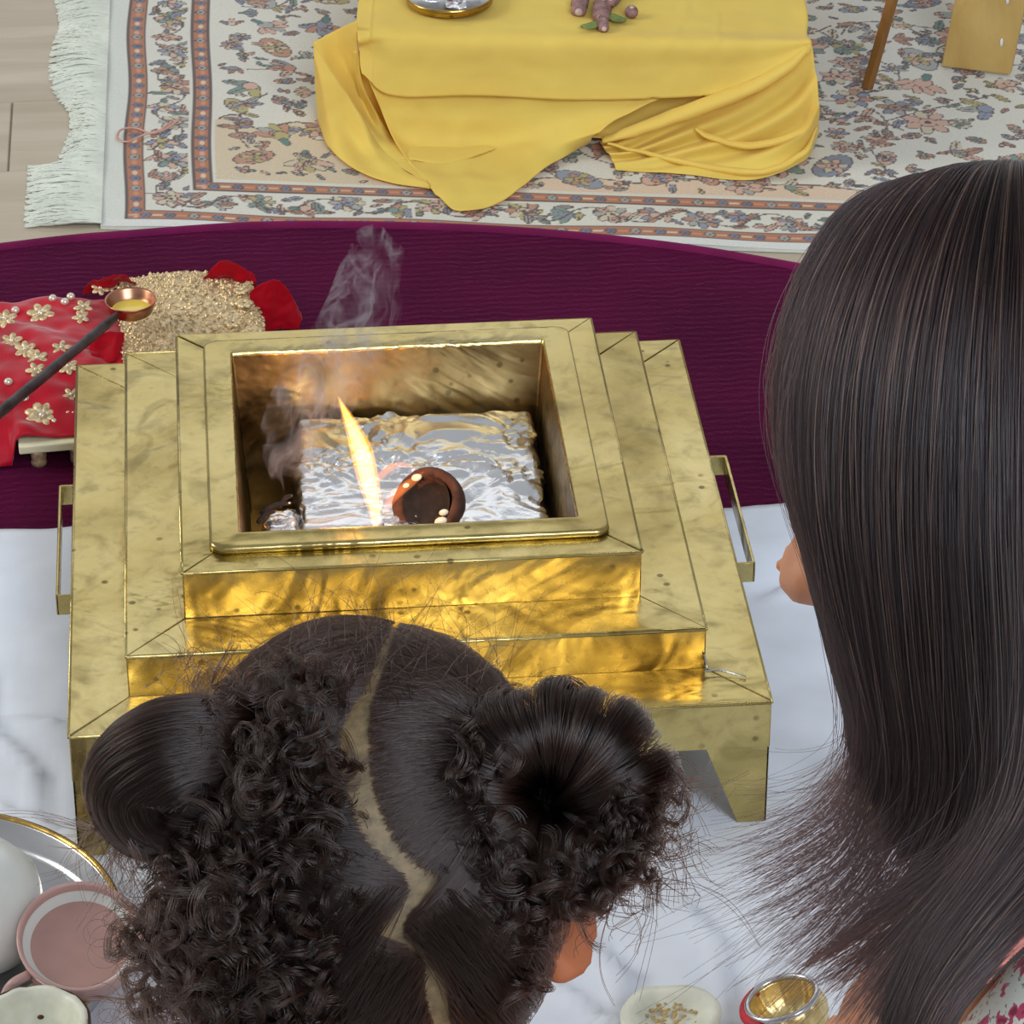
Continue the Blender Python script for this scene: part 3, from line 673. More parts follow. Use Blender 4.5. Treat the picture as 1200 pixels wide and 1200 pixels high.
# ------------------------------------------------------------------ low table under a yellow cloth
TZ = .107
A0, B0 = on_z(430, 40, TZ), on_z(940, 55, TZ)
TX = nrm((B0-A0)*[1, 1, 0]); TN = np.array([TX[1], -TX[0], 0])          # along the front edge, out towards the room
def TP(u, v, z=TZ): return on_z(u, v, z)
def FP(u, v, out):
    p = on_plane(u, v, A0+TN*out, TN)
    return p if p[2] > .011 else on_z(u, v, .011)          # never under the carpet
def build_table():
    t = empty('low_table', ((A0+B0)/2-TN*.13)*[1, 1, 0], 'low wooden table hidden under the yellow cloth on carpet', 'table')
    loc = lambda x, y, z: A0*[1, 1, 0]+TX*x-TN*y+np.array([0, 0, z])
    Lx = np.linalg.norm(B0-A0)
    def bx(x0, x1, y0, y1, z0, z1): return MB().hexa([loc(x0, y0, z0), loc(x1, y0, z0), loc(x1, y1, z0), loc(x0, y1, z0)], [loc(x0, y0, z1), loc(x1, y0, z1), loc(x1, y1, z1), loc(x0, y1, z1)])
    bx(.006, Lx-.006, .006, .26, TZ-.022, TZ-.003).build('table_top', M['board_wood'], t, False, bevel=.002)
    for x in (.02, Lx-.05):
        for y in (.02, .22): bx(x, x+.03, y, y+.03, .006, TZ-.022).build('leg', M['board_wood'], t, False)
    # cloth: top with the hanging front flap, as one surface
    us = [419, 460, 560, 680, 800, 880, 946]
    def back(y): return [TP(u, -6, TZ)*[1, 1, 1]-TN*y for u in (418, 458, 556, 674, 790, 868, 930)]
    rows = [[p*[1, 1, 0]+[0, 0, .02] for p in back(.235)], back(.215), back(.10), [TP(u, v) for u, v in zip(us, (10, 6, 5, 5, 5, 8, 12))],
            [TP(u, v, TZ+.001) for u, v in zip(us, (44, 35, 33, 33, 34, 38, 40))],
            [FP(u, v, .004) for u, v in zip((421, 459, 559, 680, 800, 880, 950), (56, 52, 50, 50, 50, 50, 47))],
            [FP(u, v, .008) for u, v in zip((422, 459, 559, 680, 800, 878, 951), (74, 82, 80, 84, 80, 76, 53))],
            [FP(u, v, .012) for u, v in zip((424, 461, 559, 680, 798, 850, 948), (86, 112, 112, 117, 114, 106, 62))]]
    G = patch(rows, 90, 130, .0012, 34, 2)
    # two pressed fold ridges and small puckers near the edge
    for i in range(90):
        for j in range(130):
            u = j/129
            G[i, j] += np.array([0, 0, 1])*(.0012*math.exp(-((u-.075-.008*math.sin(i*.2))/.006)**2)+.0013*math.exp(-((u-.66+.0012*(i-50))/.007)**2)+.0010*math.exp(-((u-.745)/.005)**2)*(i > 40)+.0011*math.exp(-((u-.30)/.012)**2)*(48 < i < 80))
    o = grid_mb(G).build('tablecloth', M['yellow'], None, True, solid=.0007)
    tag(o, 'yellow cotton cloth draped over the low table with bunched ends', 'tablecloth')
    def fold(name, ctrl, nu=50, nv=50, wr=.0012, ws=30, seed=1): return grid_mb(patch(ctrl, nu, nv, wr, ws, seed)).build(name, M['yellow'], o, True, solid=.0007)
    fl = lambda u, v, z=.008: on_z(u, v, z)
    fold('inner_drape', [[FP(u, 60, -.003) for u in (414, 520, 680, 800, 945)], [FP(u, 110, -.008) for u in (420, 520, 680, 800, 950)], [FP(u, 150, -.012) for u in (440, 520, 660, 800, 955)], [FP(u, v, -.010) for u, v in zip((465, 530, 640, 800, 955), (185, 190, 160, 170, 165))]])
    fold('front_drape', [[FP(u, v, .003) for u, v in ((424, 72), (458, 100), (520, 98), (600, 98), (690, 102), (790, 108))],
                         [FP(u, v, .009) for u, v in ((438, 108), (466, 132), (520, 136), (595, 136), (670, 132), (760, 122))],
                         [FP(u, v, .018) for u, v in ((458, 155), (480, 170), (524, 172), (590, 168), (655, 152), (722, 140))],
                         [FP(u, v, .030) for u, v in ((480, 192), (496, 204), (530, 210), (585, 200), (640, 172), (698, 158))],
                         [fl(u, v) for u, v in ((500, 212), (516, 232), (540, 247), (590, 234), (640, 196), (690, 168))]], 80, 90, .0030, 24, 5)
    fold('left_swag', [[FP(u, v, q) for u, v, q in ((367, 50, -.015), (380, 72, -.004), (395, 94, .004), (420, 132, .012), (442, 168, .020), (470, 196, .026), (502, 215, .032))],
                       [FP(u, v, q) for u, v, q in ((369, 75, -.012), (378, 110, .004), (392, 140, .012), (420, 170, .019), (446, 190, .026), (474, 206, .030), (503, 217, .034))],
                       [fl(u, v) for u, v in ((370, 118), (376, 152), (390, 178), (424, 203), (456, 213), (482, 218), (504, 221))]], 40, 70, .0014, 34, 9)
    fold('swag_inside', [[FP(u, v, q) for u, v, q in ((418, 24, -.002), (420, 60, -.002), (424, 95, -.002), (440, 130, 0), (458, 160, .004), (480, 186, .010), (500, 212, .02))],
                         [FP(u, v, q) for u, v, q in ((392, 36, -.024), (402, 68, -.020), (416, 100, -.012), (434, 140, -.004), (452, 168, .004), (476, 192, .012), (501, 213, .024))],
                         [FP(u, v, q) for u, v, q in ((367, 50, -.0155), (380, 72, -.0045), (395, 94, .0035), (420, 132, .0115), (442, 168, .0195), (470, 196, .0255), (502, 215, .0315))]], 40, 60, .001, 30, 3)
    # bunched right end: body, twisted roll, pleats
    body = patch([[FP(u, v, .006) for u, v in ((951, 50), (915, 84), (860, 112), (790, 132), (722, 156), (703, 166))],
                  [FP(u, v, .020) for u, v in ((957, 92), (926, 122), (872, 144), (800, 158), (740, 172), (708, 174))],
                  [FP(u, v, .030) for u, v in ((960, 130), (940, 158), (885, 176), (806, 182), (744, 186), (716, 184))],
                  [fl(u, v, .007) for u, v in ((958, 160), (942, 188), (885, 210), (808, 205), (756, 201), (722, 199))]], 90, 110, .001, 30, 7)
    for i in range(90):
        for j in range(110):
            a, b = i/89, j/109
            q = a*3.4-b*1.5+.25*math.sin(b*5)
            ridge = math.sin(q*2*math.pi)
            body[i, j] += TN*(.0050*ridge*math.sin(math.pi*min(a*1.15, 1))*min(1, b*5+.2))+np.array([0, 0, .0035*ridge*math.sin(math.pi*a)])
    grid_mb(body).build('bunched_end', M['yellow'], o, True, solid=.0007)
    def roll(name, pts, seed):
        P = cr(np.array([np.append(FP(u, v, q), r) for u, v, q, r in pts]), 44)
        m = MB().tube(P[:, :3], P[:, 3], 16, .55, up=TN)
        m.v = [tuple(np.array(p)+.0011*noise.noise_vector(Vector(p)*60+Vector((seed, 0, 0)))) for p in m.v]
        return m.build(name, M['yellow'], o, True)
    roll('twisted_fold', [(948, 54, .006, .004), (925, 76, .013, .008), (885, 100, .017, .010), (835, 120, .019, .011), (785, 138, .020, .010), (740, 154, .022, .008), (706, 164, .022, .004)], 1)
    roll('lower_fold', [(955, 128, .018, .003), (935, 156, .028, .006), (885, 170, .031, .006), (835, 162, .027, .005), (815, 150, .024, .003)], 2)
    roll('hem_fold', [(957, 150, .022, .002), (938, 182, .034, .005), (890, 202, .038, .006), (820, 194, .036, .0055), (760, 180, .032, .004), (712, 168, .026, .002)], 3)
    return o
build_table()
# brass plate with silvery contents
def build_plate():
    c = on_z(527, 1, TZ+.004); R = .0385
    o = MB().lathe([(0, -.001), (R*.9, -.001), (R, .001), (R*1.03, .0075), (R*1.0, .0080), (R*.96, .003), (R*.85, .0012), (0, .001)], c, 56).build('plate', M['brass_gold'])
    tag(o, 'shallow brass plate with bright lining on yellow tablecloth', 'plate')
    MB().lathe([(R*.965, .0042), (R*.9, .0028), (0, .0018)], c, 40).build('steel_lining', M['steel'], o)
    lb = ['crumpled silver leaf at left of the brass plate', 'crumpled silver leaf at right of the brass plate', 'crumpled silver leaf at front of the brass plate']
    for i, (dx, dy) in enumerate(((-.018, -.006), (.017, -.008), (.004, -.02))):
        G = patch([[c+np.array([dx+a*.009, dy+b*.007, .005+.0035*random.random()]) for a in (-1, -.3, .3, 1)] for b in (-1, 0, 1)], 12, 14, .0015, 160, i)
        tag(grid_mb(G).build('silver_leaf', M['foil'], None, True, solid=.0003), lb[i], 'foil', 'silver leaves on the plate')
    lm = cr(np.array([c+np.array([-.004, -.010, .006]), c+np.array([0, -.006, .010]), c+np.array([.004, -.004, .007])]), 9)
    tag(MB().tube(lm, [.003, .005, .006, .0065, .006, .0065, .006, .005, .003], 12).build('dried_date', M['root'], None), 'brown wrinkled lump lying in the middle of the brass plate', 'fruit')
build_plate()
def build_thread():
    P = cr(np.array([on_z(u, v, .0072) for u, v in ((212, 138), (196, 150), (178, 156), (158, 150), (142, 152), (138, 162), (150, 166), (168, 158), (188, 152), (202, 142))]), 60)
    tag(MB().tube(P, .0011, 8, .7).build('thread', M['pink_thread'], None), 'loose pink thread looped across left guard stripe of carpet', 'thread')
build_thread()
def build_roots():
    g = 'mauve brown roots on the tablecloth'
    L = [('stubby mauve brown root at far left of the pile on yellow cloth', [(678, 14), (680, 2), (686, -12)], .0072),
         ('knobbly upright mauve root in centre of the pile', [(704, 22), (706, 8), (708, -6)], .0080),
         ('short thick mauve root leaning right behind the pile centre', [(712, 4), (720, -4), (728, -14)], .0066),
         ('thin pale tipped root pointing to the front of the pile', [(708, 34), (706, 26), (706, 16)], .0048)]
    for lb, pts, r in L:
        P = cr(np.array([on_z(u, v, TZ+.006) for u, v in pts]), 14); rad = [r*(.75+.28*math.sin(i*.24+.35)+.1*math.sin(i*1.7)) for i in range(14)]; rad[0] *= .6; rad[-1] *= .5
        m = MB().tube(P, rad, 14); o = m.build('root_finger', M['root'], None, True); tag(o, lb, 'root', g)
        MB().ball(P[0], (rad[0]*.95,)*3, 12, 8).build('pale_tip', M['root_tip'], o)
        MB().ball(P[6]+np.array([.001, -.002, rad[6]*.75]), (r*.4, r*.45, r*.35), 10, 6).build('knob', M['root_tip'], o)
    c = on_z(740, 14, TZ+.0062)
    o = MB().ball(c, (.0060, .0062, .0060), 18, 12).build('nut', M['root']); tag(o, 'round mauve nut at right end of the root pile', 'nut')
    MB().ball(c+np.array([0, -.002, .0052]), (.0022, .0022, .0012), 10, 6).build('pale_scar', M['root_tip'], o)
    c = on_z(716, 2, TZ+.013); o = MB().ball(c, (.0055, .005, .005), 16, 10).build('nut', M['root']); tag(o, 'round mauve nut resting on top of the root pile', 'nut')
    MB().ball(c+np.array([-.001, -.003, .0035]), (.002, .002, .0012), 10, 6).build('pale_scar', M['root_tip'], o)
    for i, (u, v, lb) in enumerate(((692, 32, 'small green leaf at front left under the roots'), (724, 24, 'small green leaf at right between roots and nut'))):
        c = on_z(u, v, TZ+.003); a = .5-i*1.4
        d = np.array([math.cos(a), math.sin(a), 0]); q = np.array([-d[1], d[0], 0])
        G = np.array([[c+d*s*.010+q*w*.006*math.sqrt(max(0, 1-s*s*.98))+np.array([0, 0, .002*s*s+.0015*abs(w)]) for w in np.linspace(-1, 1, 7)] for s in np.linspace(-1, 1, 12)])
        tag(grid_mb(G).build('green_leaf', M['leaf'], None, True, solid=.0003), lb, 'leaf', 'green leaves by the roots')
build_roots()

# ------------------------------------------------------------------ wooden stand at the back right
def build_stand():
    f = on_z(1016, 104, .006); t = empty('wooden_stand', f*[1, 1, 0], 'wooden stand with thin brown leg and broad tan board on carpet', 'stand')
    up = on_y(1049, -12, f[1]+.01); d = up-f; e = f+d*2.1
    MB().tube([f, f+d, e], .0058, 4, .8).build('leg', M['stick_wood'], t, False, bevel=.0008)
    a, b = on_z(1103, 78, .0075), on_z(1184, 88, .0075); bw = b-a; n = nrm(np.cross(bw, [0, 0, 1]))
    lean = np.array([.14, .05, .985])*.17
    MB().hexa([a, b, b+n*-.008, a+n*-.008], [a+lean*1.0, b+lean*1.02, b+lean*1.02+n*-.008, a+lean+n*-.008]).build('board', M['board_wood'], t, False, bevel=.0012)
    c = (a+b)/2
    for q, s in ((.18, 1), (.42, 1)):
        p = a+bw*(.78 if q < .3 else .74)+lean*q-n*-.0006
        MB().ball(p, (.0016, .0012, .0042), 8, 6).build('white_fleck', M['glaze'], t)
    # cross bar joining leg and board above the frame
    MB().tube([e, (e+a+lean)/2, a+lean+bw*.5], .006, 6).build('cross_bar', M['stick_wood'], t, False)
build_stand()

# ------------------------------------------------------------------ low cream board with red and gold cloth
def build_shrine():
    z0 = MATZ
    F0, F1 = on_z(22, 524, .034), on_z(150, 513, .034)
    ex = nrm((F1-F0)*[1, 1, 0]); ey = np.array([-ex[1], ex[0], 0]); P = lambda x, y, z: F0*[1, 1, 0]+ex*x+ey*y+np.array([0, 0, z])
    X0, X1, Y1 = 0, .052, .235
    st = empty('low_stool', P(.1, .1, z0), 'small cream low board on stubby gold feet beside maroon mat', 'stool')
    MB().hexa([P(-.0, 0, .027), P(.052, 0, .027), P(.052, .2, .027), P(-.0, .2, .027)], [P(0, 0, .034), P(.052, 0, .034), P(.052, .2, .034), P(0, .2, .034)]).build('board', M['cream'], st, False, bevel=.0012)
    for x, y in ((.0145, .010), (.0145, .19), (.040, .19), (.044, .010)):
        MB().lathe([(.0005, z0), (.0058, z0), (.0062, z0+.002), (.0055, z0+.004), (.0062, z0+.010), (.0066, .027), (.0005, .027)], P(x, y, 0)*[1, 1, 0], 14).build('foot', M['gold_thread'], st)
    # cloth: red mound, spread over the board and the mat to the left
    gx, gy = np.linspace(-.055, .17, 120), np.linspace(.006, .235, 100); A, B = np.meshgrid(gx, gy, indexing='ij')
    Z = .038+.014*np.exp(-((B-.10)/.07)**2)*np.exp(-((A-.02)/.09)**2)
    G = np.zeros(A.shape+(3,))
    for i in range(A.shape[0]):
        for j in range(A.shape[1]):
            a, b = A[i, j], B[i, j]
            off = .010*noise.noise(Vector((a*14, 3, 0)))
            bb = b+(off if b > .1 else off*.4)
            z = Z[i, j]+.0060*noise.noise(Vector((a*34+b*26, b*16, 0)))+.0022*noise.noise(Vector((a*70, b*70, 4)))
            e = min(b-.006, .235-b, .17-a)
            z -= .016*math.exp(-max(e, 0)/.006) if a < -.004 or b > .1 else .004*math.exp(-max(e, 0)/.004)
            if a < -.002 and b < .05: z -= .012*(1-b/.05)
            if a > -.003 and b < .205: z = max(z, .0358)
            G[i, j] = P(a, bb-(.02*max(0, (a-.04)/.1) if b > .12 else 0), max(z, z0+.003))
    clo = grid_mb(G).build('embroidered_cloth', M['red_cloth'], None, True, solid=.0008)
    tag(clo, 'red cloth with gold embroidered flowers lying on the low cream board', 'cloth')
    def top(u, v):
        p = on_z(u, v, .046)
        q = p-F0; a, b = np.dot(q, ex), np.dot(q, ey)
        i = int(np.clip((a+.055)/.225*119, 0, 119)); j = int(np.clip((b-.006)/.229*99, 0, 99)); return on_z(u, v, G[i, j, 2])
    def flower(u, v, r, n, seed):
        r *= 1.35; c = top(u, v)+np.array([0, 0, .0012]); rr_ = random.Random(seed); a0 = rr_.uniform(0, 6); m = MB(); nrm_ = nrm([0, -.35, 1]); e = frame(nrm_)
        for k in range(n):
            a = a0+k*2*math.pi/n; d = e[0]*math.cos(a)+e[1]*math.sin(a); s = np.cross(nrm_, d)
            m.ball(c+d*r*.55+nrm_*.0006, (r*.46, r*.30, r*.16), 10, 6, (d, s, nrm_))
        o = m.build('flower', M['gold_thread'], clo)
        MB().ball(c+nrm_*.0014, (r*.22,)*3, 10, 6).build('pearl', M['pearl'], o)
    for i, (u, v, r, n) in enumerate(((48, 370, .0088, 6), (98, 362, .0062, 5), (95, 374, .0056, 5), (6, 376, .0076, 6), (14, 402, .0068, 6), (30, 412, .0070, 6), (44, 422, .0068, 6), (42, 436, .0062, 5), (72, 410, .0060, 5), (80, 432, .0064, 6), (84, 465, .0058, 5), (50, 490, .0110, 8), (64, 497, .0085, 7), (86, 487, .0045, 5), (118, 340, .0060, 6), (132, 336, .0056, 5))):
        flower(u, v, r, n, i)
    for u, v in ((83, 350), (76, 356), (18, 366), (62, 352), (30, 470), (10, 450)): MB().ball(top(u, v)+np.array([0, 0, .002]), (.0036, .0036, .003), 12, 8).build('pearl', M['pearl'], clo)
    # heavy gold beaded border
    gm = MB()
    ctl = [[top(u, v)+np.array([0, 0, z]) for u, v, z in r_] for r_ in (
        [(140, 336, .004), (170, 332, .006), (205, 330, .008), (245, 330, .008), (285, 336, .006), (300, 345, .002)],
        [(140, 362, .004), (170, 360, .010), (205, 358, .012), (245, 358, .013), (285, 360, .009), (303, 364, .002)],
        [(142, 400, .002), (170, 400, .006), (205, 400, .007), (245, 396, .007), (285, 390, .005), (310, 384, .000)],
        [(146, 440, -.004), (170, 440, -.003), (205, 440, -.003), (245, 430, -.003), (285, 415, -.003), (308, 402, -.005)])]
    GB = patch(ctl, 60, 80, .0016, 120, 4); bo = grid_mb(GB).build('gold_border', M['gold_thread'], clo, True, solid=.001)
    bd = MB()
    ico = [(1, 0, 0), (-1, 0, 0), (0, 1, 0), (0, -1, 0), (0, 0, 1), (0, 0, -1)]; tri = [(0, 2, 4), (2, 1, 4), (1, 3, 4), (3, 0, 4), (2, 0, 5), (1, 2, 5), (3, 1, 5), (0, 3, 5)]
    for k in range(2600):
        p = GB[rng.integers(0, 60), rng.integers(0, 80)]+rng.normal(0, .0004, 3)+np.array([0, 0, .0008]); r = rng.uniform(.0007, .0019)
        bd.add([p+np.array(q)*r*rng.uniform(.6, 1.2) for q in ico], tri)
    tag(bd.build('beadwork', M['gold_thread'], bo, False), kind='stuff')
    for i, (u, v, r) in enumerate(((288, 352, .009), (300, 378, .010), (272, 372, .008), (284, 338, .007), (180, 428, .007), (152, 412, .006))):
        p = GB[np.unravel_index(np.argmin(((GB-on_z(u, v, .05))**2).sum(-1)), GB.shape[:2])]; m = MB()
        for k in range(6):
            a = k*1.05; m.ball(p+np.array([math.cos(a)*r*.5, math.sin(a)*r*.5, .002]), (r*.4, r*.35, r*.25), 10, 6)
        m.build('flower', M['gold_thread'], clo)
    # red net ruffles at the far end
    def ruffle(name, base, tipv, seed, lab):
        R = []
        for i, (b, t) in enumerate(zip(base, tipv)):
            pb, pt = on_z(b[0], b[1], b[2]), on_z(t[0], t[1], t[2]); R.append([pb, pb*.5+pt*.5+np.array([0, -.002, .003*(-1)**i]), pt])
        return grid_mb(patch(R, 70, 24, .003, 70, seed)).build(name, M['tulle'], clo, True, solid=.0004)
    ruffle('net_ruffle', [(238, 335, .032), (252, 338, .03), (268, 338, .03), (284, 340, .03), (300, 345, .03)], [(238, 326, .046), (252, 312, .060), (268, 304, .066), (284, 314, .058), (300, 322, .048)], 1, '')
    ruffle('net_ruffle', [(294, 388, .018), (305, 390, .016), (318, 388, .014), (332, 386, .014), (350, 386, .0135)], [(294, 344, .052), (306, 332, .058), (324, 328, .058), (340, 342, .044), (356, 372, .018)], 2, '')
    ruffle('net_ruffle', [(96, 345, .03), (120, 342, .03), (140, 340, .03), (165, 338, .03)], [(110, 330, .048), (130, 323, .056), (146, 322, .056), (160, 328, .05)], 3, '')
    ruffle('net_ruffle', [(110, 432, .042), (122, 428, .042), (134, 424, .043), (143, 420, .043)], [(104, 402, .052), (118, 392, .056), (134, 388, .056), (146, 390, .054)], 4, '')
build_shrine()
def build_ladle():
    c = on_z(153, 353, .074); R = .0195
    t = empty('ladle', c, 'copper ladle holding yellow ghee with dark bar handle above red cloth', 'ladle')
    MB().lathe([(.0004, -.0135), (R*.55, -.0125), (R*.86, -.0085), (R*.97, -.002), (R*1.04, .0015), (R*1.02, .0022), (R*.95, .001), (R*.86, -.005), (R*.6, -.0098), (.0004, -.0105)], c, 44).build('bowl', M['copper'], t)
    MB().lathe([(R*.80, -.0066), (0, -.0064)], c, 32).build('ghee', M['ghee'], t)
    a = on_z(130, 376, .073); b = on_z(-30, 508, .086); d = b-a
    P = [a+d*s for s in np.linspace(-.04, 1, 12)]
    MB().tube(P, [.0040]+[.0046]*4+[.005]*7, 10, .62, up=(0, 0, 1)).build('handle', M['iron'], t)
build_ladle()

# ------------------------------------------------------------------ tray, cup, pot, coconut at lower left; bowls at right
def build_left():
    c = on_z(-106, 1098, .0225); c[2] = .003; R = .131
    o = MB().lathe([(0, .0012), (R*.93, .0012), (R*.965, .004), (R*.985, .019), (R*1.0, .0200), (R*1.012, .0190), (R*1.0, .010), (R*.97, 0), (0, 0)], c, 90).build('tray', M['steel'])
    tag(o, 'round steel tray with golden rim in front of brass fire pit', 'tray')
    MB().lathe([(R*1.005, .0170), (R*1.020, .0185), (R*1.018, .0212), (R*.998, .0215), (R*.990, .0190)], c, 90).build('gold_rim', M['brass_gold'], o)
    z = c[2]+.0013
    # white pot
    p = on_z(-28, 1062, .045)*[1, 1, 0]
    pt = MB().lathe([(0, z), (.020, z), (.032, z+.010), (.0405, z+.028), (.0425, z+.045), (.039, z+.062), (.028, z+.076), (.012, z+.083), (0, z+.084)], p, 56).build('white_pot', M['glaze'])
    tag(pt, 'smooth round white glazed pot at left edge of the tray', 'pot')
    MB().ball(p+np.array([0, 0, z+.086]), (.006, .006, .005), 14, 8).build('lid_knob', M['glaze'], pt)
    # cup of milky tea
    q = on_z(97, 1150, z+.003); k = .0372; ax = nrm(np.array([.03, -.42, 1.])); q = q+np.array([0, 0, .011]); e = frame(ax)
    cup = MB().lathe([(0, 0), (k*.6, 0), (k*.72, .004), (k*.93, .018), (k*1.0, .034), (k*1.03, .0395), (k*1.0, .0405), (k*.955, .0390), (k*.93, .033), (k*.9, .020), (k*.7, .008), (0, .006)], q, 56, ax).build('tea_cup', M['glaze_pink'])
    tag(cup, 'small pink rimmed cup of milky tea tilted on steel tray', 'cup')
    MB().lathe([(k*.938, .0345), (k*.915, .0318), (k*.82, .0300), (k*.80, .0275)], q, 56, ax).build('white_lining', M['glaze'], cup)
    MB().lathe([(k*.83, .0290), (0, .0288)], q, 48, ax).build('tea', M['tea'], cup)
    a = nrm(np.array([-.85, -.5, -.2])); P = [q+a*r+ax*h for r, h in ((k*.98, .030), (k*1.3, .031), (k*1.45, .022), (k*1.3, .012), (k*.85, .010))]
    MB().tube(cr(np.array(P), 16), .0032, 10, 1).build('handle', M['glaze_pink'], cup)
    # opened coconut
    h = on_z(38, 1200, .050)*[1, 1, 0]; R2 = .0345; zz = z
    hc = empty('coconut_half', h+np.array([0, 0, zz]), 'opened white fleshed coconut half with brown shell at lower left', 'coconut')
    L = lambda pr, jit=.0: MB().lathe([(r, zz+q_) for r, q_ in pr], h, 48)
    L([(0, 0), (R2*.5, .003), (R2*.85, .018), (R2*1.0, .038), (R2*1.0, .047), (R2*.955, .0475), (R2*.95, .040)]).build('shell', M['shell'], hc)
    m = L([(R2*.96, .0470), (R2*.93, .0490), (R2*.83, .0485), (R2*.78, .044), (R2*.60, .030), (R2*.3, .022), (0, .020)])
    m.v = [tuple(np.array(v_)+np.array([0, 0, .0018*noise.noise(Vector(v_)*120)])) for v_ in m.v]; m.build('flesh', M['flesh'], hc)
    for dx, dy in ((.012, -.002), (-.014, .008), (.004, .016)): MB().ball(h+np.array([dx, dy, zz+.0335-.2*(dx*dx+dy*dy)**.5*0+.004]), (.0022, .0018, .0012), 8, 6).build('brown_speck', M['shell'], hc)
build_left()
def build_right():
    c = on_z(786, 1202, .020)*[1, 1, 0]; R = .0290; z = .0075
    m = MB(); L = []
    for r, q in [(.3, 0), (.75, .004), (1.0, .014), (1.03, .020), (.98, .0225), (.80, .0215), (.62, .0195), (.52, .0165), (.30, .015), (.02, .0147)]:
        L.append([c+np.array([math.cos(a)*R*r*(1+.06*math.sin(2*a+.5)+.03*math.sin(5*a)), math.sin(a)*R*r*(1+.05*math.sin(3*a)), z+q+.001*math.sin(4*a+r*5)*r]) for a in np.linspace(0, 2*math.pi, 48, endpoint=False)])
    o = m.loft(L, True, True, True).build('white_bowl', M['flesh']); tag(o, 'pale irregular scooped coconut bowl on white cloth at bottom centre', 'bowl')
    mm = MB()
    for k in range(60):
        a, r = rng.uniform(0, 6.28), rng.uniform(.1, .58)*R; mm.ball(c+np.array([math.cos(a)*r, math.sin(a)*r, z+.0175]), rng.uniform(.0008, .0016, 3)*np.array([1, 1, .5]), 8, 5)
    tag(mm.build('brown_crumb', M['board_wood'], o), kind='stuff')
    # gold crinkled pot with silver rim
    c = on_z(935, 1186, .034)*[1, 1, 0]; z = .0065; ax = nrm(np.array([-.32, .12, 1])); cc = c+np.array([0, 0, z+.006]); R = .0235
    e = frame(ax); L = []
    for r, q in [(.45, -.002), (.8, .004), (1.02, .013), (1.06, .020), (.99, .027), (.93, .031), (.89, .0315), (.86, .029), (.8, .020), (.5, .010), (.02, .009)]:
        L.append([cc+ax*q+(e[0]*math.cos(a)+e[1]*math.sin(a))*R*r*(1+.03*math.sin(9*a)+.02*math.sin(17*a+1)) for a in np.linspace(0, 2*math.pi, 72, endpoint=False)])
    o = MB().loft(L, True, True, True).build('gold_pot', M['gold_foil']); tag(o, 'small crinkled gold pot with silver cord rim near bottom right', 'pot')
    ring = [cc+ax*.0315+(e[0]*math.cos(a)+e[1]*math.sin(a))*R*.92 for a in np.linspace(0, 2*math.pi, 61)]
    MB().tube(ring, .0020, 8, 1, cap=False).build('silver_cord', M['steel'], o)
    arc = [cc+ax*.0285+(e[0]*math.cos(a)+e[1]*math.sin(a))*R*1.02 for a in np.linspace(0, 2*math.pi, 61)]
    d = [np.dot(p-cc, RT) for p in arc]; k = int(np.argmin(d)); seg = [arc[(k+i) % 60] for i in range(-9, 10)]
    MB().tube(seg, [.001]+[.0035]*17+[.001], 10).build('red_thread', M['red_thread'], o)
    # brass lota seen through the hair
    p = on_z(1046, 985, .0)*[1, 1, 0]; z = .0065
    lo = MB().lathe([(0, z), (.016, z), (.017, z+.003), (.013, z+.006), (.022, z+.014), (.027, z+.026), (.024, z+.038), (.015, z+.045), (.014, z+.050), (.020, z+.056), (.0205, z+.0575), (.018, z+.057), (.012, z+.050), (0, z+.046)], p, 48).build('brass_vessel', M['brass_gold'])
    tag(lo, 'small round brass vessel on white cloth behind long hair', 'vessel')
build_right()

# ------------------------------------------------------------------ people
def head_mb(C, right, fwd, up, a, b, c, k=1.0):
    """skull, face, nose, lips, chin as one closed surface"""
    nu, nv = 72, 56; L = []
    for i in range(nv+1):
        th = math.pi*i/nv; z = -math.cos(th); s = max(math.sin(th), 2e-3); row = []
        for j in range(nu):
            ph = 2*math.pi*j/nu; x, y = s*math.cos(ph), s*math.sin(ph)
            X, Y, Z = a*x, b*y, c*z
            if z < 0: X *= 1-.30*(-z)**1.6; Y *= 1-(.22*(-z) if y < 0 else .02*(-z))
            g = lambda x0, z0, sx, sz: math.exp(-((x-x0)/sx)**2-((z-z0)/sz)**2)*(1 if y > .2 else 0)
            Y += k*(.021*g(0, -.24, .13, .10)+.014*g(0, -.10, .09, .16)+.004*g(0, -.50, .24, .05)+.0035*g(0, -.60, .2, .05)+.009*g(0, -.86, .3, .14)+.005*g(0, .16, .55, .10))
            Y -= k*(.009*(g(.38, .02, .17, .09)+g(-.38, .02, .17, .09))+.003*g(0, -.55, .25, .025))
            Y += k*.005*(g(.5, -.3, .25, .2)+g(-.5, -.3, .25, .2))
            row.append(C+right*X+fwd*Y+up*Z)
        L.append(row)
    return MB().loft(L, True, True, True)
def ear_mb(m, C, right, fwd, up, sgn, a, k):
    e0 = C+right*sgn*(a*.93-(.012 if k > 1 else .006))-up*.018*k-fwd*.006
    ax = nrm(right*sgn*.55-fwd*.6+up*.1); hx = nrm(up-ax*np.dot(up, ax)); fx = np.cross(ax, hx)
    m.ball(e0+right*sgn*.008*k, np.array([.026, .018, .007])*k, 18, 12, (hx, fx, ax))
    ring = [e0+right*sgn*.010*k+hx*.023*k*math.cos(t)+fx*.017*k*math.sin(t)*(1 if math.cos(t) > -.3 else .8)+ax*.004*k for t in np.linspace(0, 2*math.pi, 25)]
    m.tube(ring, .0042*k, 8)
    m.ball(e0+right*sgn*.005*k-hx*.021*k, (.009*k, .009*k, .008*k), 12, 8)
    return e0
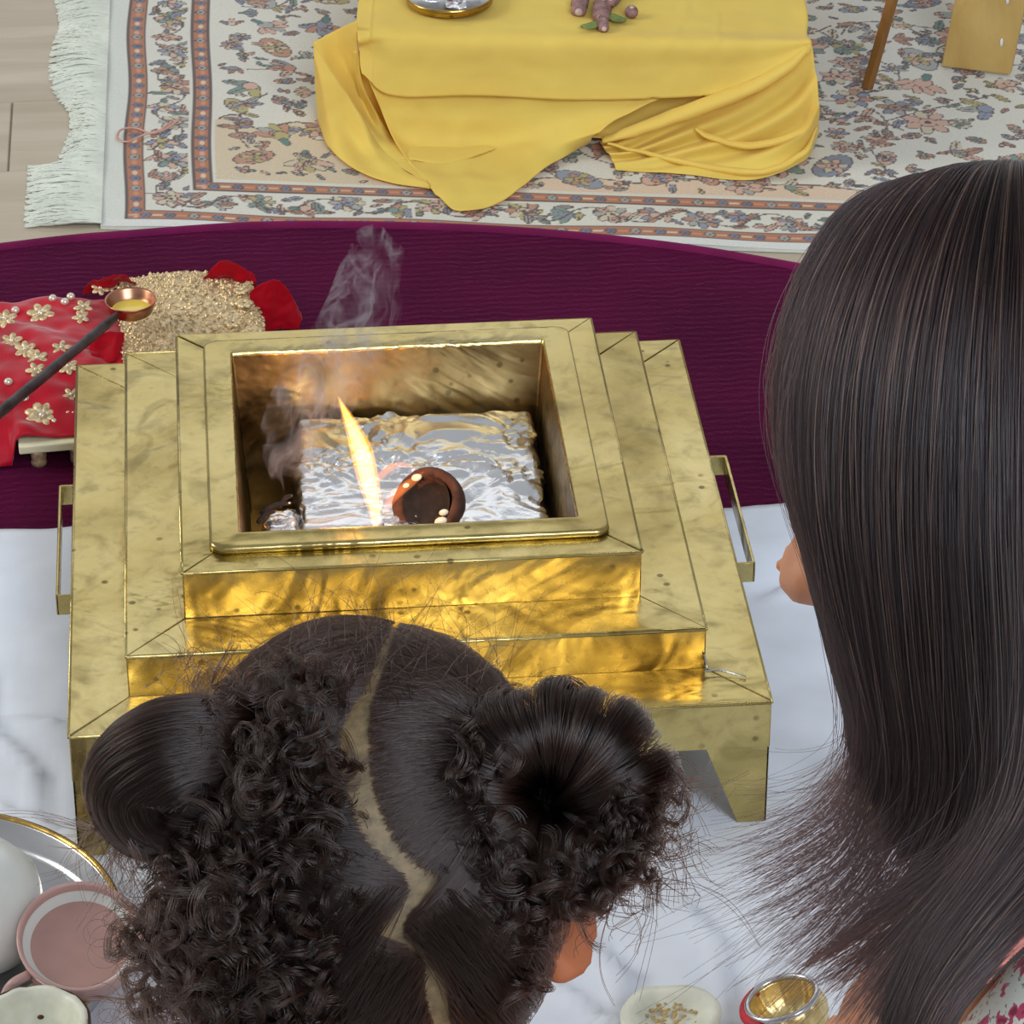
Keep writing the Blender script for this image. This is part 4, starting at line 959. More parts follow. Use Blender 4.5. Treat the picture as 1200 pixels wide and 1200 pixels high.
def limb(m, pts, n=10, seg=18):
    P = cr(np.array([np.append(np.asarray(p, float), r) for p, r in pts]), n*(len(pts)-1)+1)
    m.tube(P[:, :3], P[:, 3], seg)
    m.ball(P[0, :3], P[0, 3], 14, 10); m.ball(P[-1, :3], P[-1, 3], 14, 10)
def hand(m, w, d, palm_n, k, thumb):
    """palm, four bent fingers of unequal length and a thumb from the side of the palm"""
    d = nrm(d); palm_n = nrm(palm_n-d*np.dot(palm_n, d)); s = np.cross(d, palm_n)
    m.ball(w+d*.045*k, (.046*k, .038*k, .014*k), 18, 12, (d, s, palm_n))
    for i, (o, l) in enumerate(((-.027, .068), (-.009, .078), (.010, .072), (.027, .055))):
        b = w+d*.080*k+s*o*k; P = [b, b+d*l*.42*k+palm_n*.006*k, b+d*l*.72*k+palm_n*.020*k, b+d*l*.9*k+palm_n*.036*k]
        m.tube(cr(np.array(P), 12), list(np.linspace(.0088, .0066, 12)*k), 10); m.ball(P[-1], .0067*k, 10, 8)
    b = w+d*.022*k+s*thumb*.030*k; P = [b, b+d*.026*k+s*thumb*.022*k+palm_n*.006*k, b+d*.056*k+s*thumb*.028*k+palm_n*.016*k]
    m.tube(cr(np.array(P), 10), list(np.linspace(.0125, .0082, 10)*k), 10); m.ball(P[-1], .0083*k, 10, 8)
def fuse(name, m, mat, parent, vox, smooth_it=6):
    """one continuous surface out of overlapping closed shapes"""
    me = bpy.data.meshes.new('raw'); me.from_pydata(m.v, [], m.f); o = bpy.data.objects.new('raw', me); COL.objects.link(o)
    r = o.modifiers.new('r', 'REMESH'); r.mode = 'VOXEL'; r.voxel_size = vox; q = o.modifiers.new('s', 'SMOOTH'); q.iterations = smooth_it; q.factor = .5
    dg = bpy.context.evaluated_depsgraph_get(); nm = bpy.data.meshes.new_from_object(o.evaluated_get(dg)); nm.name = name
    bpy.data.objects.remove(o); nm.materials.clear()
    return link(name, nm, mat, parent, True)
def hit_ell(u, v, C, ax, rad):
    """camera ray through a pixel of the photo -> point on an ellipsoid (nearest edge point when it misses)"""
    d = ray(u, v); d = d/np.linalg.norm(d); A = np.asarray(ax)
    o_ = (A@(CAM-C))/rad; q = (A@d)/rad
    aa, bb, cc = q@q, 2*o_@q, o_@o_-1; D = bb*bb-4*aa*cc
    t = (-bb-math.sqrt(max(D, 0)))/(2*aa); p = o_+q*t
    return p/np.linalg.norm(p)
def randunit(n):
    v = rng.normal(size=(n, 3)); return v/np.linalg.norm(v, axis=1, keepdims=True)
def wobble(P, amp, freq, ph):
    s = np.linspace(0, 1, len(P)); return P+amp*np.stack([np.sin(s*freq+ph[0]), np.sin(s*freq*1.17+ph[1]), np.sin(s*freq*.83+ph[2])], 1)*np.minimum(s*4, 1)[:, None]
def rope(path, rad, n, twist, jitter=.06, flat=1.0, lo=.72, npts=26, stray=0, up=None):
    """strands laid along a thick roll of hair"""
    P = cr(np.asarray(path, float), npts); R = cr(np.asarray(rad, float), npts); T = np.gradient(P, axis=0); T /= np.linalg.norm(T, axis=1, keepdims=True)
    e = nrm(frame(T[0])[0] if up is None else np.asarray(up)-T[0]*np.dot(up, T[0])); E = []
    for t in T: e = nrm(e-t*np.dot(e, t)); E.append(e)
    E = np.array(E); Bn = np.cross(T, E); out = []; s = np.linspace(0, 1, npts)
    for k in range(n):
        a = rng.uniform(0, 2*math.pi)+twist*s+rng.normal(0, .10)*np.sin(s*rng.uniform(3, 7)+rng.uniform(0, 6)); q = R*(rng.uniform(lo, 1.04)+jitter*rng.normal()*np.sin(s*5+rng.uniform(0, 6)))
        i0, i1 = (int(rng.integers(0, npts//4)), npts-int(rng.integers(0, npts//4)))
        o = P+E*(np.cos(a)*q)[:, None]+Bn*(np.sin(a)*q*flat)[:, None]; out.append(o[i0:i1])
    return out
def curl(root, d, length, R, turns, nst, spread, npts=26):
    """a lock: several neighbouring strands winding round one curved axis"""
    d = nrm(d); x, y, _ = frame(d); s = np.linspace(0, 1, npts); a0 = rng.uniform(0, 6.28); bend = rng.normal(0, .35, 3)*length; sg = rng.choice([-1, 1]); out = []
    for k in range(nst):
        o = rng.normal(0, spread, 3); r = R*(.35+.65*s)*rng.uniform(.85, 1.15); a = a0+sg*turns*2*math.pi*s+rng.normal(0, .12); L = length*rng.uniform(.8, 1.1)
        out.append(root+o*(.4+s[:, None])+d*(s*L)[:, None]+bend*(s**2)[:, None]+x*((np.cos(a)-math.cos(a[0]))*r)[:, None]+y*((np.sin(a)-math.sin(a[0]))*r)[:, None])
    return out
RC = np.array([RT[0], RT[1], RT[2]])

def build_child():
    al = math.radians(9); HR = RT*math.cos(al)+UP*math.sin(al); HU = UP*math.cos(al)-RT*math.sin(al); HB = -FW
    C = on_y(440, 1000, -.9); depth = np.dot(C-CAM, FW); px = lambda n: n*depth/FPX
    rad = np.array([.0765, .092, .0985]); AX = (HR, HB, HU)       # half width, half length, half height of the skull
    root = empty('person', (C[0], C[1]-.22, .006), 'small child with two curly hair buns facing the fire, seen from behind', 'person')
    fw = -HB
    m = head_mb(C, HR, fw, HU, rad[0], rad[1], rad[2], .8)
    for sg in (-1, 1): ear_mb(m, C-HU*.026, HR, fw, HU, sg, rad[0], .9)
    base = C-HU*.095-fw*.035
    sh = np.array([-.075, -1.045, .335]); hip = np.array([-.12, -1.13, .10])
    limb(m, [(C-HU*.06-fw*.02, .042), (base, .036), (sh+np.array([0, 0, .02]), .044)])
    limb(m, [(sh+np.array([0, 0, -.01]), .062), (sh*.5+hip*.5, .075), (hip, .085)])
    S = [sh+np.array([x, 0, -.005]) for x in (-.088, .088)]
    limb(m, [(S[0], .036), (sh+np.array([0, 0, .005]), .05), (S[1], .036)])
    for s_, sg in zip(S, (-1, 1)):
        el = s_+np.array([sg*.035, .06, -.145]); wr = el+np.array([-sg*.055, .12, -.015])
        limb(m, [(s_, .036), (s_*.5+el*.5, .031), (el, .026), (el*.45+wr*.55, .025), (wr, .019)])
        hand(m, wr, np.array([-sg*.4, .9, -.15]), np.array([0, 0, -1.]), .62, -sg*-1)
        h = hip+np.array([sg*.055, .02, -.02]); kn = h+np.array([sg*.085, .20, -.012]); an = kn+np.array([-sg*.15, -.04, -.03])
        limb(m, [(h, .062), (h*.5+kn*.5, .052), (kn, .042), (kn*.5+an*.5, .037), (an, .026)]); limb(m, [(an, .025), (an+np.array([-sg*.04, .04, -.004]), .021), (an+np.array([-sg*.06, .075, -.008]), .015)])
    fuse('body', m, M['skin_child'], root, .0034, 5)
    for sg in (-1, 1): MB().ball(C+HR*sg*.028+fw*(rad[1]*.86)+HU*.003, .0115, 14, 10).build('eye', M['eye'], root)
    d = MB()
    limb(d, [(sh+np.array([0, 0, .005]), .066), (sh*.5+hip*.5, .082), (hip, .096), (hip+np.array([0, .06, -.04]), .085)])
    limb(d, [(S[0]+np.array([.004, 0, 0]), .044), (sh, .058), (S[1]-np.array([.004, 0, 0]), .044)])
    for s_, sg in zip(S, (-1, 1)): limb(d, [(s_, .044), (s_+np.array([sg*.012, .02, -.05]), .042)])
    fuse('shirt', d, M['child_shirt'], root, .005)
    # ---- hair: scalp cap split by the zigzag parting
    part = cr(np.array([(466, 732), (453, 762), (440, 800), (426, 830), (417, 862), (418, 905), (428, 945), (446, 985), (470, 1012), (494, 1030), (490, 1052), (462, 1074), (456, 1092), (486, 1108), (512, 1124), (508, 1150), (512, 1180), (520, 1216), (526, 1260)], float), 90)
    halfw = cr(np.array([6, 7, 9, 15, 23, 24, 23, 23, 27, 30, 27, 25, 28, 29, 25, 20, 17, 14, 12], float)[:, None], 90)[:, 0]
    pu = np.array([hit_ell(u, v, C, AX, rad) for u, v in part])
    def side(un):                                             # signed sideways distance to the parting (in photo pixels, measured on the head)
        Q = C+(un*rad)@np.array(AX); dd = Q-CAM; z = dd@FW; u = 600+FPX*(dd@RT)/z; v = 600-FPX*(dd@UP)/z
        i = np.array([int(np.argmin((part[:, 1]-y)**2+.15*(part[:, 0]-x)**2)) for x, y in zip(u, v)]); return u-part[i, 0], halfw[i]
    buns = {-1: np.array([-.70, .42, .22]), 1: np.array([.80, .46, .28])}
    for k in buns: buns[k] = nrm(buns[k])
    sc_m = {}
    # the cap: fine grid on the skull, cut out over the parting and over the face
    nu, nv = 200, 150; un = []
    for i in range(nv):
        th = math.pi*(i+.5)/nv
        for j in range(nu): ph = 2*math.pi*j/nu; un.append((math.sin(th)*math.cos(ph), math.sin(th)*math.sin(ph), -math.cos(th)))
    un = np.array(un); sd, hw = side(un); front = un[:, 1] < -.45
    ok = (un[:, 2] > -.62) & ~((un[:, 1] < -.25) & (un[:, 2] < .45)) & ((np.abs(sd) > hw*.8) | (un[:, 1] < -.05)) & ~((np.abs(un[:, 0]) > .86) & (un[:, 1] < .15) & (un[:, 2] < -.02))
    P = C+(un*(rad+.0008))@np.array(AX); ok = ok.reshape(nv, nu); cap = MB(); cap.v = [tuple(p) for p in P]
    for i in range(nv-1):
        for j in range(nu):
            k = (j+1) % nu
            if ok[i, j] and ok[i, k] and ok[i+1, j] and ok[i+1, k]: cap.f.append((i*nu+j, i*nu+k, (i+1)*nu+k, (i+1)*nu+j))
    used = sorted({i for f in cap.f for i in f}); mp = {o: n for n, o in enumerate(used)}; cap.v = [cap.v[i] for i in used]; cap.f = [tuple(mp[i] for i in f) for f in cap.f]
    hair = cap.build('hair', M['hair_under'], root, True, solid=.0008)
    # pale scalp showing in the parting
    G = np.array([[C+(nrm(hit_ell(u+w*t, v+t*w*.12, C, AX, rad))*(rad+.0016))@np.array(AX) for t in np.linspace(-1.25, 1.25, 9)] for (u, v), w in zip(part, halfw)])
    grid_mb(G).build('parting', M['scalp'], root)
    # combed strands running from the parting over the skull to each bun
    HSH = rng.random(512); lines = []; N = 15000; q = randunit(N*2); sd, hw = side(q)
    keep = (q[:, 2] > -.60) & ~((q[:, 1] < -.30) & (q[:, 2] < .42)) & (np.abs(sd) > hw*(.55+.35*rng.random(len(q)))) ; q, sd = q[keep][:N], sd[keep][:N]
    near = np.array([hit_ell(u+w*sg*(.62+abs(rng.normal(0, .5))), v+rng.normal(0, 4), C, AX, rad) for (u, v), w in zip(part, halfw) for sg in (-1, 1) for _ in range(60)])
    q = np.concatenate([q, near]); sd = np.concatenate([sd, side(near)[0]])
    for r_, s_ in zip(q, sd):
        t_ = buns[1 if s_ > 0 else -1]; t_ = nrm(t_+rng.normal(0, .07, 3)); dot = float(np.clip(r_@t_, -1, 1)); om = math.acos(dot)
        if om < .05 or om > 2.4: continue
        s = np.linspace(0, min(1, .4+.9*rng.random()), 14)[:, None]; g = (np.sin((1-s)*om)*r_+np.sin(s*om)*t_)/math.sin(om)
        cr_ = np.cross(r_, t_); ph = math.atan2(cr_[0], cr_[2]); h = .0030+.0040*s[:, 0]*rng.random()+.0010*rng.random()+(.0004+.0030*HSH[int(ph*26+200) % 512])*np.sin(s[:, 0]*3)
        W_ = C+(g*(rad+h[:, None]))@np.array(AX); lines.append(wobble(W_, .0006*rng.random(), rng.uniform(4, 12), rng.uniform(0, 6, 3)))
    strands('combed_hair', lines, .00016, M['hair_child'], hair, .7)
    # wispy flyaways above the crown
    fly = []
    for k in range(230):
        u0 = rng.uniform(250, 590); r_ = hit_ell(u0, 770+abs(u0-440)*.35+rng.uniform(-20, 60), C, AX, rad); p = C+(r_*(rad+.004))@np.array(AX)
        dr = nrm(HU*rng.uniform(.3, 1)+HR*rng.normal(0, .8)+HB*rng.uniform(-.4, .6)); fly += curl(p, dr, rng.uniform(.015, .040), rng.uniform(.004, .014), rng.uniform(.2, .9), 1, 0, 20)
    strands('flyaway_hair', fly, .00013, M['hair_child'], hair, .5)
    # ---- right bun: two fat lobes folded into a hollow, loose curls round the lower rim
    def at(u, v, o): return on_plane(u, v, C+HB*o, FW)
    def bun_obj(name, rolls, parent, ups=None):
        b = MB()
        for path, rd in rolls:
            P = cr(np.asarray(path), 24); R = cr(np.asarray(rd, float), 24)*.80; b.tube(P, R, 18); b.ball(P[0], R[0], 14, 10); b.ball(P[-1], R[-1], 14, 10)
        return fuse(name, b, M['hair_under'], parent, .004, 3)
    R1_ = [at(652, 950, .052), at(600, 930, .060), at(556, 880, .066), at(588, 846, .066), at(635, 872, .062), at(654, 930, .052)]
    def torus(cu, cv, o, R, r, a0, a1, n=9, sx=1., sy=1.): return [at(cu+R*sx*math.cos(t), cv-R*sy*math.sin(t), o) for t in np.linspace(a0, a1, n)]
    hub = at(648, 950, .036)
    ringR = torus(642, 938, .058, 72, 0, 0, 2*math.pi, 13, .98, .98); ringr = [px(58+5*math.sin(i*1.3)) for i in range(13)]
    bunR = bun_obj('right_bun', [(ringR, ringr)], hair)
    L = []
    cR = at(643, 940, .058)
    NC = 34; cl = [(rng.uniform(.92, 1.05), rng.normal(.25, .24), rng.uniform(0, .5), rng.uniform(-.04, .04)) for _ in range(NC)]
    for k in range(3600):
        q_ = int(rng.integers(NC)); ph = (q_+.5+rng.normal(0, .36))/NC*2*math.pi+cl[q_][3]; lob = 1+.13*math.cos(2*(ph-1.0)) -.24*math.exp(-((ph-1.62)/.16)**2); c0 = cR+(RT*math.cos(ph)+UP*math.sin(ph))*px(72)
        rr_ = px(61)*lob*cl[q_][0]*rng.uniform(.93, 1.05); o_ = RT*math.cos(ph)+UP*math.sin(ph); tdir = -RT*math.sin(ph)+UP*math.cos(ph)
        a = np.linspace(math.pi+cl[q_][2]+.2*rng.random(), math.pi-4.0-cl[q_][2]-.5*rng.random(), 20); sk = (cl[q_][1]+rng.normal(0, .06))*(a-a[0])*px(26)
        W_ = c0+o_*(np.cos(a)*rr_)[:, None]+HB*(np.sin(a)*rr_)[:, None]+tdir*sk[:, None]; lines_ = wobble(W_, .0007, rng.uniform(4, 10), rng.uniform(0, 6, 3)); L.append(lines_)
    MB().ball(hub, (px(46), px(46), px(14)), 16, 10, (RT, UP, FW)).build('bun_core', M['hair_under'], bunR)
    strands('wound_hair', L, .00018, M['hair_child'], bunR, .7)
    L = []
    for k in range(230):
        ph = rng.choice([rng.uniform(2.4, 4.6), rng.uniform(3.6, 6.6)]); rr_ = rng.uniform(.5, 1.12)
        p = cR+(RT*math.cos(ph)+UP*math.sin(ph))*px(110*rr_)+HB*px(62*math.sqrt(max(0, 1-(rr_*.95-.55)**2*3.2))*.86)
        L += curl(p, RT*math.cos(ph)+UP*math.sin(ph)*.6+HB*rng.uniform(.0, .6)+rng.normal(0, .5, 3), rng.uniform(.006, .016), rng.uniform(.0045, .0095), rng.uniform(.8, 1.5), 16, .0005)
    for k in range(80):
        ph = rng.uniform(-1.1, .35); p = cR+(RT*math.cos(ph)+UP*math.sin(ph))*px(116); L += curl(p, RT*.6-UP*rng.uniform(.2, 1)+rng.normal(0, .4, 3), rng.uniform(.014, .034), rng.uniform(.004, .010), rng.uniform(.6, 1.5), 2, .0007, 34)
    strands('loose_curls', L, .00016, M['hair_child'], bunR, .55)
    # ---- left bun: smooth roll curving round to the left, second roll tucked under it
    pa = [at(318, 862, .040), at(262, 864, .058), at(200, 880, .060), at(164, 916, .054), at(182, 956, .050), at(240, 972, .048)]
    ra = [px(x) for x in (32, 46, 58, 61, 52, 32)]
    pb = [at(330, 918, .046), at(300, 960, .056), at(262, 994, .056), at(222, 992, .048), at(200, 962, .044)]; rb = [px(x) for x in (34, 44, 46, 40, 22)]
    bunL = bun_obj('left_bun', [(pa, ra), (pb, rb)], hair)
    L = rope(pa, ra, 3000, .9, .03, 1, .86)+rope(pb, rb, 1300, -.8, .03, 1, .84)
    strands('wound_hair', L, .00018, M['hair_child'], bunL, .7)
    L = []
    for k in range(120):
        p = at(rng.uniform(110, 240), rng.uniform(955, 985), .052); L += curl(p, -UP*rng.uniform(.3, 1)-RT*rng.uniform(-.2, .8)+rng.normal(0, .3, 3), rng.uniform(.014, .034), rng.uniform(.002, .006), rng.uniform(.2, .8), 3, .0008)
    strands('loose_ends', L, .00013, M['hair_child'], bunL, .5)
    # ---- mass of loose curls between the buns, down the left side and nape
    cm = MB(); blobs = [(300, 850, .040, 56), (345, 830, .04, 40), (345, 900, .046, 52), (330, 970, .050, 66), (368, 965, .046, 34), (270, 1050, .036, 74), (318, 1055, .046, 70), (230, 1110, .020, 70), (300, 1150, .034, 92), (345, 1100, .044, 56), (340, 1185, .044, 72), (606, 1110, .026, 34)]
    def onskull(u, v): return float((hit_ell(u, v, C, AX, rad)*rad)@np.array(AX)@HB)
    blobs = [(u, v, (onskull(u, v)-.002 if u > 240 else o), r) for u, v, o, r in blobs]
    for u, v, o, r in blobs: cm.ball(at(u, v, o), np.array([px(r), px(r), px(r)*.75])*.86, 18, 12, (RT, UP, FW))
    mass = fuse('curly_mass', cm, M['hair_under'], hair, .004, 4)
    L = []
    for k in range(1050):
        i = int(rng.choice(len(blobs), p=np.array([r*r for *_, r in blobs], float)/sum(r*r for *_, r in blobs))); u, v, o, r = blobs[i]
        if i >= 12 and rng.random() < .6: continue
        a, q_ = rng.uniform(0, 6.28), math.sqrt(rng.random()); p = at(u+r*q_*math.cos(a), v+r*q_*math.sin(a), o)+HB*px(r)*.66*math.sqrt(max(0, 1-q_*q_))
        dr = RT*math.cos(a)*q_-UP*math.sin(a)*q_-UP*.35+HB*rng.uniform(0, .8)+rng.normal(0, .45, 3)
        L += curl(p, dr, rng.uniform(.005, .020), rng.uniform(.0045, .0105), rng.uniform(.7, 1.5), int(rng.integers(10, 20)), .0005, 24)
    for k in range(260):                                      # stray rings standing off the outline
        u, v = rng.choice([0, 1]) and (rng.uniform(130, 200), rng.uniform(1040, 1190)) or (rng.uniform(190, 420), rng.uniform(765, 830)+0)
        p = at(u+rng.uniform(0, 30), v+10, .03); L += curl(p, -RT*rng.uniform(0, .8)+UP*rng.uniform(-.2, .6)+rng.normal(0, .4, 3), rng.uniform(.006, .020), rng.uniform(.003, .010), rng.uniform(.6, 1.4), 1, 0, 30)
    for u, v, r in ((118, 1108, 19), (128, 1118, 22), (124, 1132, 20)):
        t = np.linspace(0, 6.6, 40); L.append(at(u+40, v-8, .03)+0*t[:, None]-RT*px(40)+RT*(px(r)*np.cos(t))[:, None]+UP*(px(r)*np.sin(t)+px(2)*t)[:, None])
    strands('curls', L, .00016, M['hair_child'], mass, .55)
    L = []                                                    # nape hair below the parting, combed down
    for k in range(2600):
        s_ = rng.choice([-1, 1]); v = 1035+rng.uniform(0, 150); ip = int(np.argmin(abs(part[:, 1]-v))); u = part[ip, 0]+s_*(halfw[ip]*.6+abs(rng.normal(0, 60))); r_ = hit_ell(u, v, C, AX, rad); t_ = hit_ell(u+s_*(70+rng.normal(0, 12)), v+60+rng.uniform(0, 60), C, AX, rad)
        s = np.linspace(0, 1, 10)[:, None]; g = r_*(1-s)+t_*s; g /= np.linalg.norm(g, axis=1, keepdims=True); L.append(C+(g*(rad+.004+.005*rng.random()))@np.array(AX))
    strands('nape_hair', L, .00016, M['hair_child'], hair, .7)
    return root
M['child_shirt'] = fabric('child_cotton', srgb(206, 178, 150))
def floral():
    t = NT('floral_print'); v = t.coord()
    def dots(scale, r, col, base, rnd=1.0, dist=0):
        nz = t.node('ShaderNodeTexNoise'); nz.inputs['Scale'].default_value = scale*2; t.l(v, nz.inputs['Vector'])
        ad = t.node('ShaderNodeMix', data_type='VECTOR'); ad.inputs['Factor'].default_value = dist; t.l(v, ad.inputs[4]); t.l(nz.outputs['Color'], ad.inputs[5])
        vo = t.node('ShaderNodeTexVoronoi'); vo.inputs['Scale'].default_value = scale; vo.inputs['Randomness'].default_value = rnd; t.l(ad.outputs[1], vo.inputs['Vector'])
        return t.mix(t.ramp(vo.outputs['Distance'], [(r, 1.), (r+.04, 0.)]), base, col)
    c = t.mix(0, srgb(226, 226, 212), srgb(226, 226, 212))
    c = dots(210, .20, srgb(120, 138, 100), c, 1, .006); c = dots(260, .16, srgb(120, 84, 84), c, 1, .006)
    c = dots(105, .34, srgb(196, 62, 98), c, 1, .009); c = dots(105, .16, srgb(140, 24, 60), c, 1, .009)
    t.set(Base_Color=c, Roughness=.85, Sheen_Weight=.15); t.bump(t.noise(v, 700, 2), .15, .0006); return t.m
M['floral'] = floral()

def build_woman():
    C = on_y(1140, 470, -.92); depth = np.dot(C-CAM, FW); px = lambda n: n*depth/FPX
    root = empty('person', (.30, -1.15, .006), 'woman with long straight dark hair hiding her face, in floral dress', 'person')
    up = nrm(UP*.95+RT*.10+FW*.25); fwd = -RT*.80-UP*.36+FW*.30; fwd = nrm(fwd-up*np.dot(fwd, up)); right = np.cross(fwd, up)
    rad = np.array([.075, .094, .112])
    H = C+up*.012-fwd*.004
    # aim the nose tip at its place in the photo
    for _ in range(3):
        tip = H+fwd*(rad[1]+.019)-up*.030; want = at_depth(914, 680, np.dot(tip-CAM, FW)); H = H+(want-tip)*.9
    H = H+FW*.014
    m = head_mb(H, right, fwd, up, *rad)
    tp = H+fwd*(rad[1]+.006)-up*.030; m.ball(tp, (.0125, .0125, .0115), 16, 12)
    for sg in (-1, 1): m.ball(tp+right*sg*.011-fwd*.004-up*.003, (.0075, .008, .007), 12, 8)
    for sg in (-1, 1): ear_mb(m, H-up*.02, right, fwd, up, sg, rad[0], 1.05)
    sh = np.array([.315, -1.09, .500]); hip = np.array([.43, -1.25, .12]); sL = np.array([.163, -1.045, .486]); sR = np.array([.475, -1.10, .500])
    nb = H-up*.10-fwd*.035
    limb(m, [(H-up*.05-fwd*.02, .054), (nb, .050), (sh+np.array([-.03, .02, .03]), .056)])
    limb(m, [(sL, .047), (sL*.6+sh*.4, .052), (sh, .070), (sR*.6+sh*.4, .052), (sR, .047)])
    limb(m, [(sh+np.array([0, 0, -.03]), .095), (sh*.55+hip*.45, .108), (hip, .13)])
    for s_, sg in ((sL, -1), (sR, 1)):
        el = s_+np.array([sg*.045, .06, -.25]); wr = el+np.array([-sg*.07, .21, -.03])
        limb(m, [(s_, .046), (s_*.5+el*.5, .042), (el, .035), (el*.5+wr*.5, .034), (wr, .024)])
        hand(m, wr, np.array([-sg*.3, .95, -.1]), np.array([0, 0, -1.]), .95, sg)
        h = hip+np.array([sg*.085, .02, -.03]); kn = h+np.array([sg*.09, .34, -.015]); an = kn+np.array([-sg*.22, -.06, -.05])
        limb(m, [(h, .095), (h*.5+kn*.5, .078), (kn, .058), (kn*.5+an*.5, .054), (an, .036)]); limb(m, [(an, .036), (an+np.array([-sg*.07, .05, -.006]), .032), (an+np.array([-sg*.11, .11, -.012]), .022)])
    fuse('body', m, M['skin'], root, .0048, 5)
    for sg in (-1, 1): MB().ball(H+right*sg*.031+fwd*(rad[1]*.84)+up*.002, .0120, 16, 12).build('eye', M['eye'], root)
    d = MB()
    limb(d, [(sh+np.array([.035, -.022, -.012]), .100), (sh+np.array([.03, -.012, -.035]), .106), (sh*.55+hip*.45, .118), (hip, .145), (hip+np.array([0, .08, -.05]), .14)])
    limb(d, [(sL*.45+sh*.55+np.array([.02, -.012, -.012]), .056), (sh+np.array([.03, -.020, .004]), .080), (sR*.6+sh*.4, .062), (sR, .056)])
    limb(d, [(nb*.25+sh*.75+np.array([.0, -.01, .022]), .074), (sh+np.array([.03, -.02, 0]), .082)])
    limb(d, [(on_y(1205, 1330, -1.10), .047), (on_y(1262, 1262, -1.10), .048), (on_y(1350, 1190, -1.10), .048), (sh, .07)])
    limb(d, [(sR, .056), (sR+np.array([.02, .02, -.11]), .052)])
    for sg in (-1, 1):
        h = hip+np.array([sg*.085, .02, -.02]); kn = h+np.array([sg*.09, .34, -.015]); an = kn+np.array([-sg*.18, -.06, -.04]); limb(d, [(h, .11), (h*.5+kn*.5, .092), (kn, .073), (an, .066)])
    dress = fuse('dress', d, M['floral'], root, .006)
    # ---- hair: a smooth outer curtain described by hanging guides (column by column, left to right)
    g = [[(1150, 196, .0), (1016, 226, .0), (950, 300, .0), (916, 400, .0), (912, 520, -.004), (945, 650, -.010), (972, 755, -.018), (996, 850, -.026), (984, 905, -.030), (930, 955, -.036), (858, 978, -.042)],
         [(1162, 194, .006), (1062, 214, .020), (992, 300, .034), (951, 420, .042), (944, 550, .040), (966, 680, .032), (998, 800, .022), (1014, 890, .010), (992, 960, .002), (925, 1010, -.006), (865, 1042, -.012)],
         [(1172, 192, .010), (1102, 205, .034), (1042, 300, .056), (1003, 430, .066), (995, 590, .062), (1012, 730, .052), (1034, 850, .040), (1036, 930, .030), (1000, 1010, .022), (945, 1060, .014), (886, 1090, .006)],
         [(1182, 190, .014), (1142, 202, .044), (1098, 300, .070), (1071, 440, .082), (1064, 610, .078), (1076, 780, .066), (1086, 900, .054), (1066, 985, .046), (1020, 1050, .040), (975, 1100, .034), (925, 1146, .026)],
         [(1190, 189, .016), (1172, 202, .048), (1152, 310, .078), (1140, 450, .090), (1138, 620, .088), (1148, 800, .078), (1150, 920, .072), (1120, 1000, .068), (1065, 1060, .066), (1008, 1104, .060), (945, 1142, .054)],
         [(1196, 189, .016), (1205, 202, .048), (1216, 310, .076), (1218, 450, .090), (1219, 640, .094), (1222, 810, .096), (1200, 930, .100), (1150, 1020, .104), (1090, 1100, .106), (1055, 1180, .108), (1030, 1260, .108)],
         [(1202, 190, .014), (1240, 206, .042), (1280, 310, .064), (1296, 460, .078), (1298, 650, .088), (1290, 820, .098), (1262, 940, .112), (1205, 1020, .122), (1142, 1098, .128), (1088, 1180, .130), (1052, 1270, .130)],
         [(1206, 191, .008), (1280, 215, .020), (1340, 320, .030), (1366, 470, .040), (1366, 660, .056), (1350, 830, .078), (1310, 950, .104), (1240, 1036, .122), (1172, 1106, .134), (1112, 1176, .138), (1074, 1260, .138)],
         [(1208, 192, .0), (1310, 230, -.005), (1380, 330, -.02), (1402, 480, -.02), (1404, 670, -.01), (1390, 850, .02), (1340, 970, .06), (1268, 1050, .09), (1192, 1112, .11), (1130, 1170, .12), (1088, 1250, .12)]]
    ns, nt = 120, 90
    Gp = cr(np.array(g, float), ns); Gp = np.swapaxes(cr(np.swapaxes(Gp, 0, 1), nt), 0, 1)
    zc = depth
    def pt(q, dz=0): return at_depth(q[..., 0:1] if 0 else q[0], q[1], zc-q[2]-dz)
    surf = np.array([[at_depth(q[0], q[1], zc-q[2]) for q in row] for row in Gp])
    tt = np.linspace(0, 10, nt)
    # under-layer: closed sheet a little inside the strands; it ends where the hair thins out into wisps
    U = np.array([[at_depth(q[0]+(6 if i < 4 else 0), q[1]+(7-14*max(0, j/nt-.02) if j < nt*.5 else 0), zc-q[2]+.009) for j, q in enumerate(row)] for i, row in enumerate(Gp)])
    um = MB(); um.v = [tuple(p) for p in U.reshape(-1, 3)]
    for i in range(ns-1):
        s = i/(ns-1)*8; end = 7.1 if s < 1 else (7.1-.35*(s-1) if s < 3 else (6.4 if s < 4.2 else min(10, 6.4+(s-4.2)*4.5)))
        for j in range(nt-1):
            if tt[j] < end: um.f.append((i*nt+j, i*nt+j+1, (i+1)*nt+j+1, (i+1)*nt+j))
    used = sorted({i for f in um.f for i in f}); mp = {o: n for n, o in enumerate(used)}; um.v = [um.v[i] for i in used]; um.f = [tuple(mp[i] for i in f) for f in um.f]
    hair = um.build('hair', M['hair_under'], root, True, solid=.006)
    # back and far side of the head: cap on the skull with strands falling from the crown
    AXW = np.array([right, fwd, up]); cap = MB(); nu, nv = 90, 60; ok = np.zeros((nv, nu), bool)
